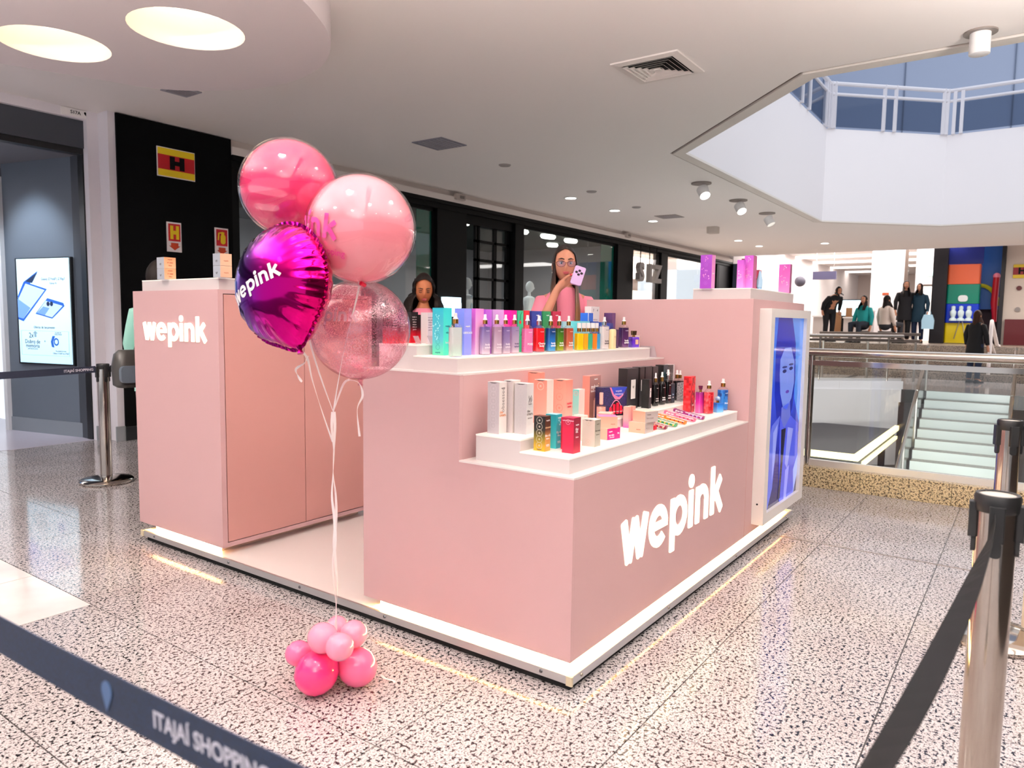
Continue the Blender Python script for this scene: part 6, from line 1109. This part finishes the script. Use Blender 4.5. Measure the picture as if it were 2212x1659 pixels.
def hair_mb(M,style,length=.28,fr=62,wave=0.,volume=1.10,front=True):
    mb=MB(); a,b,c=.073*volume,.091*volume,.117*volume; n=40
    # cap over the crown
    R=[]
    for j in range(9):
        row=[]
        for k in range(n):
            w=2*PI*k/n; fr_=max(0,-math.sin(w))**2; t=PI*(.008+(.36-.135*fr_)*j/8); row.append((a*math.sin(t)*math.cos(w),b*math.sin(t)*math.sin(w)+.004,c*math.cos(t)))
        R.append(row)
    mb.loft(R,cap=False)
    # curtain around sides and back, open in front
    rows=[]; K=16
    for j in range(K+1):
        s=j/K; row=[]
        for k in range(n+1):
            w=math.radians(-90+fr+(360-2*fr)*k/n); e=abs(2*k/n-1)  # 1 at the front edges
            if s<.4:
                t=PI*(.30+.30*s/.4); rr=math.sin(t); z=c*math.cos(t); x,y=a*rr*math.cos(w),b*rr*math.sin(w)+.004
            else:
                q=(s-.4)/.6; t=PI*.60; rr=math.sin(t); L_=length*(1-.10*(1-e)) ; z=c*math.cos(t)-L_*q
                if style=='curly': k_=1.12+.52*math.sin(PI*min(1,.15+q*.72))
                else: k_=1+.10*math.sin(PI*q)-.06*q
                x,y=a*rr*k_*math.cos(w),b*rr*k_*math.sin(w)+.004
                if front and e>.5: w_=min(1,(e-.5)/.3); y-=.125*min(1,q*1.5)*w_; x*=1+.9*q*w_*(2.2-2.45*e)
                if e<.6: y+=.02*q
            u=math.sin(k*2.7+j*.5)*wave+math.sin(k*5.1-j*.9)*wave*.6
            row.append((x*(1+u),y*(1+u),z))
        rows.append(row)
    mb.loft(rows,cap=False,closed=False)
    inner=[[(p[0]*.93,p[1]*.93+.0005,p[2]) for p in r] for r in rows]; mb.loft(inner,cap=False,closed=False)
    return mb.xf(M)
def person(label,pos,rz,hs=1.16,H=1.68,skin='#c98f72',hairc='#17100e',top='#e58aa0',legs='#20242e',yaw=0,pitch=0,style='straight',hl=.28,fr=60,arms=None,sit=False,lean=0.,long_sleeve=True,detail=False,coat=0.,hairm=None,wave=.02,face=True,SHW=.165,tw=1.0):
    P=thing('person',label,'person',pos,rz); k=H/1.70
    dzs=-.43 if sit else 0.
    def T(x,y,z):   # lean bends the upper body forward about the hips
        z0=.93
        if lean and z>z0: d=z-z0; return Vector((x,y-d*math.sin(lean),z0+d*math.cos(lean)+dzs))
        return Vector((x,y,z+dzs))
    J={}; pts=[];edges=[];rad=[]
    def add(n,p,r,par=None):
        J[n]=len(pts); pts.append(p); rad.append(r)
        if par is not None: edges.append((J[par],J[n]))
    add('pel',T(0,.01,.93),.115); add('waist',T(0,.0,1.07),.098,'pel'); add('chest',T(0,.0,1.26),.112,'waist'); add('ub',T(0,.012,1.37),.074,'chest'); add('neck',T(0,.01,1.455),.046,'ub'); hc=T(0,-.012+.0,1.585); add('hb',hc+Vector((0,.012,-.07)),.044,'neck')
    arms=arms or {}
    for s,n in ((-1,'r'),(1,'l')):
        A=arms.get(n,[(s*.235,.0,1.13),(s*.245,-.06,.89),(s*.24,-.09,.80)])
        sh=T(s*SHW,.012,1.335); add(n+'sh',sh,.055,'ub'); el=T(*A[0]); wr=T(*A[1]); ha=T(*A[2])
        add(n+'el',el,.038,n+'sh'); add(n+'wr',wr,.025,n+'el'); add(n+'ha',ha,.034,n+'wr'); J[n+'A']=(sh,el,wr,ha)
        fing=A[3] if len(A)>3 else None
        d=(ha-wr).normalized(); side=Vector((0,1,0)).cross(d).normalized() if abs(d.y)<.9 else Vector((1,0,0))
        if fing:
            for i,F in enumerate(fing):
                prev=n+'ha'
                for j,p in enumerate(F): add('%sf%d%d'%(n,i,j),T(*p),.0098-.0012*j,prev); prev='%sf%d%d'%(n,i,j)
        else:
            for i in range(4):
                o=side*(i-1.5)*.017; add('%sf%d0'%(n,i),ha+d*.035+o,.009,n+'ha'); add('%sf%d1'%(n,i),ha+d*(.07-.006*abs(i-1.3))+o*1.05+Vector((0,-.012,0)),.0078,'%sf%d0'%(n,i))
            add(n+'t0',ha-side*s*.03+d*.01+Vector((0,-.012,0)),.0095,n+'ha')
    for s in (-1,1):
        n='L%d'%s
        if sit: hp,kn,an,to=Vector((s*.09,.0,.49)),Vector((s*.11,-.43,.50)),Vector((s*.11,-.40,.09)),Vector((s*.12,-.54,.035))
        else: hp,kn,an,to=Vector((s*.09,.01,.86)),Vector((s*.095,-.01,.48)),Vector((s*.095,.02,.085)),Vector((s*.11,-.12,.03))
        add(n+'h',hp,.088,'pel'); add(n+'k',kn,.056,n+'h'); add(n+'a',an,.038,n+'k'); add(n+'t',to,.032,n+'a'); J[n+'L']=(hp,kn,an,to)
    sc=hs*k
    v,f=skin_mesh([p*sc for p in pts],edges,[r*sc for r in rad],0,2 if detail else 1)
    B=MB().add(v,f); hm,Mh=head_mb(hc,yaw,pitch+lean*.3); B.add([tuple(Vector(q)*sc) for q in hm.v],hm.f)
    sk=mat(skin,.5,0,0,.35,0,1,0,1.45,.08); mk('body',B,sk,P,local=True,smooth='full')
    S_=Matrix.Scale(sc,4)
    def loc(name,mb,m,sm='full',par=None): mb.xf(S_); return mk(name,mb,m,par or P,local=True,smooth=sm)
    # clothes: torso loft with sleeves, hem at z=coat or hip
    hem=coat if coat else .80; R=[]
    prof=[(hem,.205 if coat else .180,.15 if coat else .135),(.93,.182,.138),(1.07,.158,.118),(1.26,.178,.132),(1.335,.176,.112),(1.380,.146,.092),(1.412,.105,.078),(1.438,.070,.066)]
    if sit: prof=[q for q in prof if q[0]>.85]
    C_=MB(); nn=28
    for z,rx,ry in prof:
        c=T(0,.008,z); R.append([(c.x+rx*tw*math.copysign(abs(math.cos(2*PI*i/nn))**.85,math.cos(2*PI*i/nn)),c.y+ry*math.sin(2*PI*i/nn)+(.006*math.sin(i*3.1+z*30)),c.z+(.004*math.sin(i*2.3) if z<.9 else 0)) for i in range(nn)])
    C_.loft(R,cap=False)
    for n in 'rl':
        sh,el,wr,ha=J[n+'A']; s=-1 if n=='r' else 1; a=sh+Vector((-s*.055,0,.012))
        if long_sleeve: C_.tube([a,sh,sh.lerp(el,.5),el,el.lerp(wr,.5),el.lerp(wr,.95)],[.050,.066,.062,.056,.048,.040],14)
        else: C_.tube([a,sh,sh.lerp(el,.35),sh.lerp(el,.72),sh.lerp(el,.92)],[.046,.062,.068,.072,.076],14)
    loc('top',C_,mat(top,.8))
    Lg=MB()
    for s in (-1,1):
        hp,kn,an,to=J['L%dL'%s]; Lg.tube([hp+Vector((0,0,.06 if not sit else .02)),hp,hp.lerp(kn,.5),kn,kn.lerp(an,.5),an+Vector((0,0,.02))],[.10,.100,.088,.070,.062,.056],14)
    c=T(0,.01,.93) if not sit else Vector((0,.01,.50)); Lg.sphere((c.x,c.y,c.z-.02),(.172,.125,.14),18,12); loc('trousers',Lg,mat(legs,.8))
    for s in (-1,1):
        hp,kn,an,to=J['L%dL'%s]; sh=MB(); sh.loft([[(an.x+x*.046,an.y+.045+(to.y-an.y-.12)*yy,zz) for x in (-1,-.5,.5,1)]+[(an.x+x*.040,an.y+.045+(to.y-an.y-.12)*yy,zz+h) for x in (.8,-.8)] for yy,zz,h in ((0,.0,.08),(.35,.0,.085),(.7,.0,.05),(1,.002,.03))]); loc('shoe',sh,mat('#1b1a1d',.5),'full')
    # face
    def fm(name,mb,m,par=None): mb.xf(Mh); return loc(name,mb,m,'full',par)
    if face:
        for s in (-1,1):
            if pitch>.15: e=MB(); e.sphere((s*.0292,-.0785,.0045),(.0125,.0085,.0075),12,8); fm('eyelid',e,mat('#9c5c40',.5)); e=MB(); e.tube([(s*.017,-.0865,-.001),(s*.029,-.0885,-.003),(s*.042,-.080,-.001)],.0018,6); fm('lash_line',e,mat('#140d0c',.6))
            else:
                e=MB(); e.sphere((s*.0292,-.0775,.0055),(.0125,.009,.0082),12,8); fm('eye',e,mat('#e3d8d4',.3))
                e=MB(); e.sphere((s*.0292,-.0835,.0045),(.0066,.0045,.0068),10,8); fm('iris',e,mat('#1c1210',.2))
            e=MB(); e.tube([(s*.014,-.0865,.0125),(s*.029,-.0895,.0155),(s*.045,-.079,.0115)],[.0016,.0024,.0012],6); fm('eyelash',e,mat('#140d0c',.6))
            e=MB(); e.tube([(s*.012,-.0945,.0275),(s*.030,-.0925,.034),(s*.050,-.077,.0285)],[.0026,.0034,.0014],6); fm('eyebrow',e,mat('#1e1512',.7))
        l=MB(); l.sphere((0,-.0935,-.0525),(.0225,.0075,.0052),14,8); l.sphere((0,-.0925,-.0605),(.0185,.0075,.0055),14,8); fm('lips',l,mat('#a8494e',.4))
    hb=hair_mb(Mh,style,hl,fr,wave,1.12 if style!='curly' else 1.16); loc('hair',hb,hairm or mat(hairc,.55,spec=.2))
    return P,Mh,sc,fm,loc
def face_cam(x,y,extra=0): return math.atan2(-1.398-y,-2.376-x)+PI/2+extra
HB=grad([(0,'#b08a60'),(.35,'#7a563a'),(.62,'#2e1d17'),(1,'#140d0c')],.45)
fx,fy=2.215,1.42
# woman with the phone: right hand (image left) raised to her mouth
fing=[[(.030,-.245,1.500),(.052,-.262,1.508),(.060,-.280,1.500)],[(.036,-.240,1.486),(.064,-.255,1.490),(.078,-.274,1.486)],[(.036,-.240,1.471),(.066,-.252,1.470),(.082,-.272,1.468)],[(.032,-.240,1.457),(.056,-.252,1.452),(.070,-.268,1.452)],[(.000,-.270,1.478),(.020,-.300,1.492),(.034,-.312,1.500)]]
WPn,Mh,sc,fm,loc=person('woman in a pink T-shirt and glasses speaking into a lilac phone',(fx,fy,.064),face_cam(fx,fy),1.16,1.66,'#c98d74',top='#ee8aa2',legs='#23262e',hairm=HB,hl=.43,fr=58,yaw=.10,pitch=.02,arms={'r':[(-.155,-.20,1.165),(-.045,-.235,1.415),(.005,-.240,1.470),fing],'l':[(.255,-.03,1.13),(.23,-.22,1.00),(.20,-.28,.98)]},long_sleeve=False,detail=True,wave=.022,SHW=.138,tw=.86)
g=MB()
for s in (-1,1):
    g.tube([(s*.033+.0275*math.cos(w),-.103+.012*(abs(s*.033+.0275*math.cos(w))/.06)**2,.002+.0215*math.sin(w)*(1 if math.sin(w)<0 else .82)) for w in [2*PI*i/20 for i in range(21)]],.0016,6); g.tube([(s*.061,-.094,.010),(s*.078,-.05,.010),(s*.080,.01,.004)],.0014,6)
g.tube([(-.006,-.104,.006),(0,-.106,.009),(.006,-.104,.006)],.0014,6); gl=fm('glasses',g,mat('#7a3b34',.3,.3))
for s in (-1,1):
    q=MB(); q.sphere((s*.033,-.1015,.001),(.026,.0012,.020),14,8); fm('lens',q,film('spectacle_lens','#f4f2ff',.5,.02),gl)
    q=MB(); q.sphere((s*.079,-.004,-.052),(.0055,.0055,.0055),10,8); fm('earring',q,mat('#f1ece6',.2,.2))
for F in fing[:4]: pass
nl=MB()
for F in fing: p=F[-1]; nl.sphere((p[0]+.004,p[1]-.008,p[2]+.002),(.0062,.0048,.0068),8,6)
loc('nails',nl,mat('#a80f24',.2))
# the phone, held in that hand
Mw=Matrix.Translation((fx,fy,.064))@Matrix.Rotation(face_cam(fx,fy),4,'Z')@Matrix.Scale(sc,4)
Mp=Mw@Matrix.Translation((.082,-.292,1.497))@Matrix.Rotation(.30,4,'Y')@Matrix.Rotation(-.50,4,'X')
ph=thing('smartphone','lilac smartphone with four camera lenses held before the mouth of the woman','phone',tuple(Mp.translation))
m=MB(); m.rbox((-.034,-.005,-.066),(.034,.005,.066),.011,axis=1); m.xf(Mp); mk('case',m,mat('#c9a9d6',.35),ph,smooth=True)
for x,z in ((0,.034),(-.016,.020),(.016,.020),(0,.006)): m=MB(); m.lathe([(0,0),(.0088,0),(.0075,.0015),(0,.0015)],n=16); m.xf(Mp@Matrix.Translation((x,-.0051,z))@Matrix.Rotation(PI/2,4,'X')); mk('camera_lens',m,mat('#1a0d18',.12),ph)
x,y=2.047,2.657
person('young woman with curly dark hair and a pink collar looking down behind the counter',(x,y,.064),face_cam(x,y,.06),1.16,1.50,'#b9714c',top='#f08fa8',legs='#23262e',style='curly',hl=.20,fr=56,pitch=.28,wave=.09,long_sleeve=False,detail=True,SHW=.145,tw=.88)
x,y=.58,4.01
person('person in a mint green jacket with dark hair standing behind the pink cabinet',(x,y,0),face_cam(x,y,2.5),1.16,1.60,'#b07a5c',top='#9fd6c8',legs='#17191d',style='straight',hl=.06,fr=40,wave=.03)
bag=thing('shoulder_bag','black leather shoulder bag hanging at the hip of the person in mint','bag',(.19,3.93,.92)); m=MB(); 
m.loft([[(.19+rx*math.copysign(abs(math.cos(w))**.7,math.cos(w)),3.93+ry*math.copysign(abs(math.sin(w))**.7,math.sin(w)),z) for w in [2*PI*i/20 for i in range(20)]] for z,rx,ry in ((.93,.07,.05),(.95,.10,.07),(1.08,.108,.075),(1.17,.092,.06),(1.20,.06,.04))]); mk('bag_body',m,mat('#33312f',.35),bag,smooth=True)
m=MB(); m.rbox((.09,3.825,.97),(.22,3.858,1.09),.03,axis=1); mk('pocket',m,mat('#5b6672',.35),bag,smooth=True); m=MB(); m.tube([(.24,3.93,1.18),(.33,3.98,1.40),(.46,4.03,1.60)],.012,8); mk('strap',m,mat('#2a2624',.5),bag,smooth=True); m=MB(); m.tube([(.25,3.86,1.17),(.255,3.85,1.13),(.25,3.86,1.09)],.008,8); mk('clasp',m,GOLD,bag,smooth=True); bag.location=Vector(bag.location)+Vector((.07,-.05,0))
for args in (
 dict(label='person in dark clothes leaning forward over the far counter',pos=(22.6,3.95,.9),rz=-.9,top='#16161c',legs='#1b1b20',lean=.75,H=1.66,hl=.05,fr=45),
 dict(label='seated woman with long black hair and a teal jacket in the far hall',pos=(22.5,2.93,.9),rz=face_cam(22.5,2.93,-.5),top='#1f9a9a',legs='#1d2430',sit=True,hl=.24,wave=.03),
 dict(label='seated person with black hair and a beige coat seen from behind, far hall',pos=(22.5,2.30,.9),rz=face_cam(22.5,2.30,2.4),top='#d3c4bb',legs='#2a2a30',sit=True,hl=.28,fr=40),
 dict(label='person with long dark hair in a black coat standing left in the far walking pair',pos=(24.0,1.99,.9),rz=face_cam(24,1.99,.2),top='#121016',legs='#141318',H=1.70,coat=.62,hl=.28),
 dict(label='person in a dark teal coat standing right in the far walking pair',pos=(24.05,1.60,.9),rz=face_cam(24,1.6,-.3),top='#123245',legs='#1b2a4a',H=1.62,coat=.60,hl=.18,fr=40),
 dict(label='person in a long black coat with brown hair walking below the toy shop',pos=(19.7,-.22,0),rz=face_cam(19.7,-.22,2.6),top='#0f0e10',legs='#1c2740',H=1.60,coat=.55,hairc='#3a2218',hl=.30,fr=40)):
    a=dict(args); lb=a.pop('label'); po=a.pop('pos'); r_=a.pop('rz'); person(lb,po,r_,1.16,**a)
for y,lb in ((2.93,'stool under the seated woman in teal'),(2.30,'stool under the seated person in beige')):
    s=thing('stool','grey '+lb,'stool',(22.5,y,.9)); m=MB(); m.lathe([(0,.33),(.20,.33),(.20,.37),(0,.37)],(22.5,y,.9),16); mk('seat',m,mat('#6a6360',.6),s)
    for a,b in ((-1,-1),(1,-1),(1,1),(-1,1)): m=MB(); m.tube([(22.5+a*.16,y+b*.16,.9),(22.5+a*.1,y+b*.1,1.24)],.018,6); mk('leg',m,STEEL,s)
sb=thing('carrier_bag','pale blue carrier bag held by the far person in dark teal','bag',(23.8,1.30,1.35)); m=MB(); m.loft([[(23.8+a*.09,1.30+b*w,z) for a,b in ((-1,-1),(1,-1),(1,1),(-1,1))] for z,w in ((1.35,.16),(1.62,.17),(1.80,.11))]); mk('bag_body',m,mat('#b4dcf2',.5),sb); m=MB(); m.tube([(23.8,1.38,1.79),(23.8,1.34,1.90),(23.8,1.24,1.90),(23.8,1.22,1.79)],.008,6); mk('handle',m,mat('#8fb8d0',.5),sb)
# ================================================================== bring the survey units to real metres (uniform, about the world origin)
bpy.context.view_layer.update()
KS=.87; done=set()
for o in list(S.objects):
    o.location=Vector(o.location)*KS
    if o.type=='MESH' and o.data.name not in done:
        done.add(o.data.name); n=len(o.data.vertices); c=[0.]*(3*n); o.data.vertices.foreach_get('co',c); o.data.vertices.foreach_set('co',[x*KS for x in c]); o.data.update()
    for md in o.modifiers:
        if md.type=='BEVEL': md.width*=KS
    if o.type=='LIGHT':
        o.data.energy*=KS*KS
        if o.data.type=='AREA': o.data.size*=KS; o.data.size_y*=KS
        else: o.data.shadow_soft_size*=KS
cam.dof.focus_distance*=KS; cam.dof.aperture_fstop/=KS
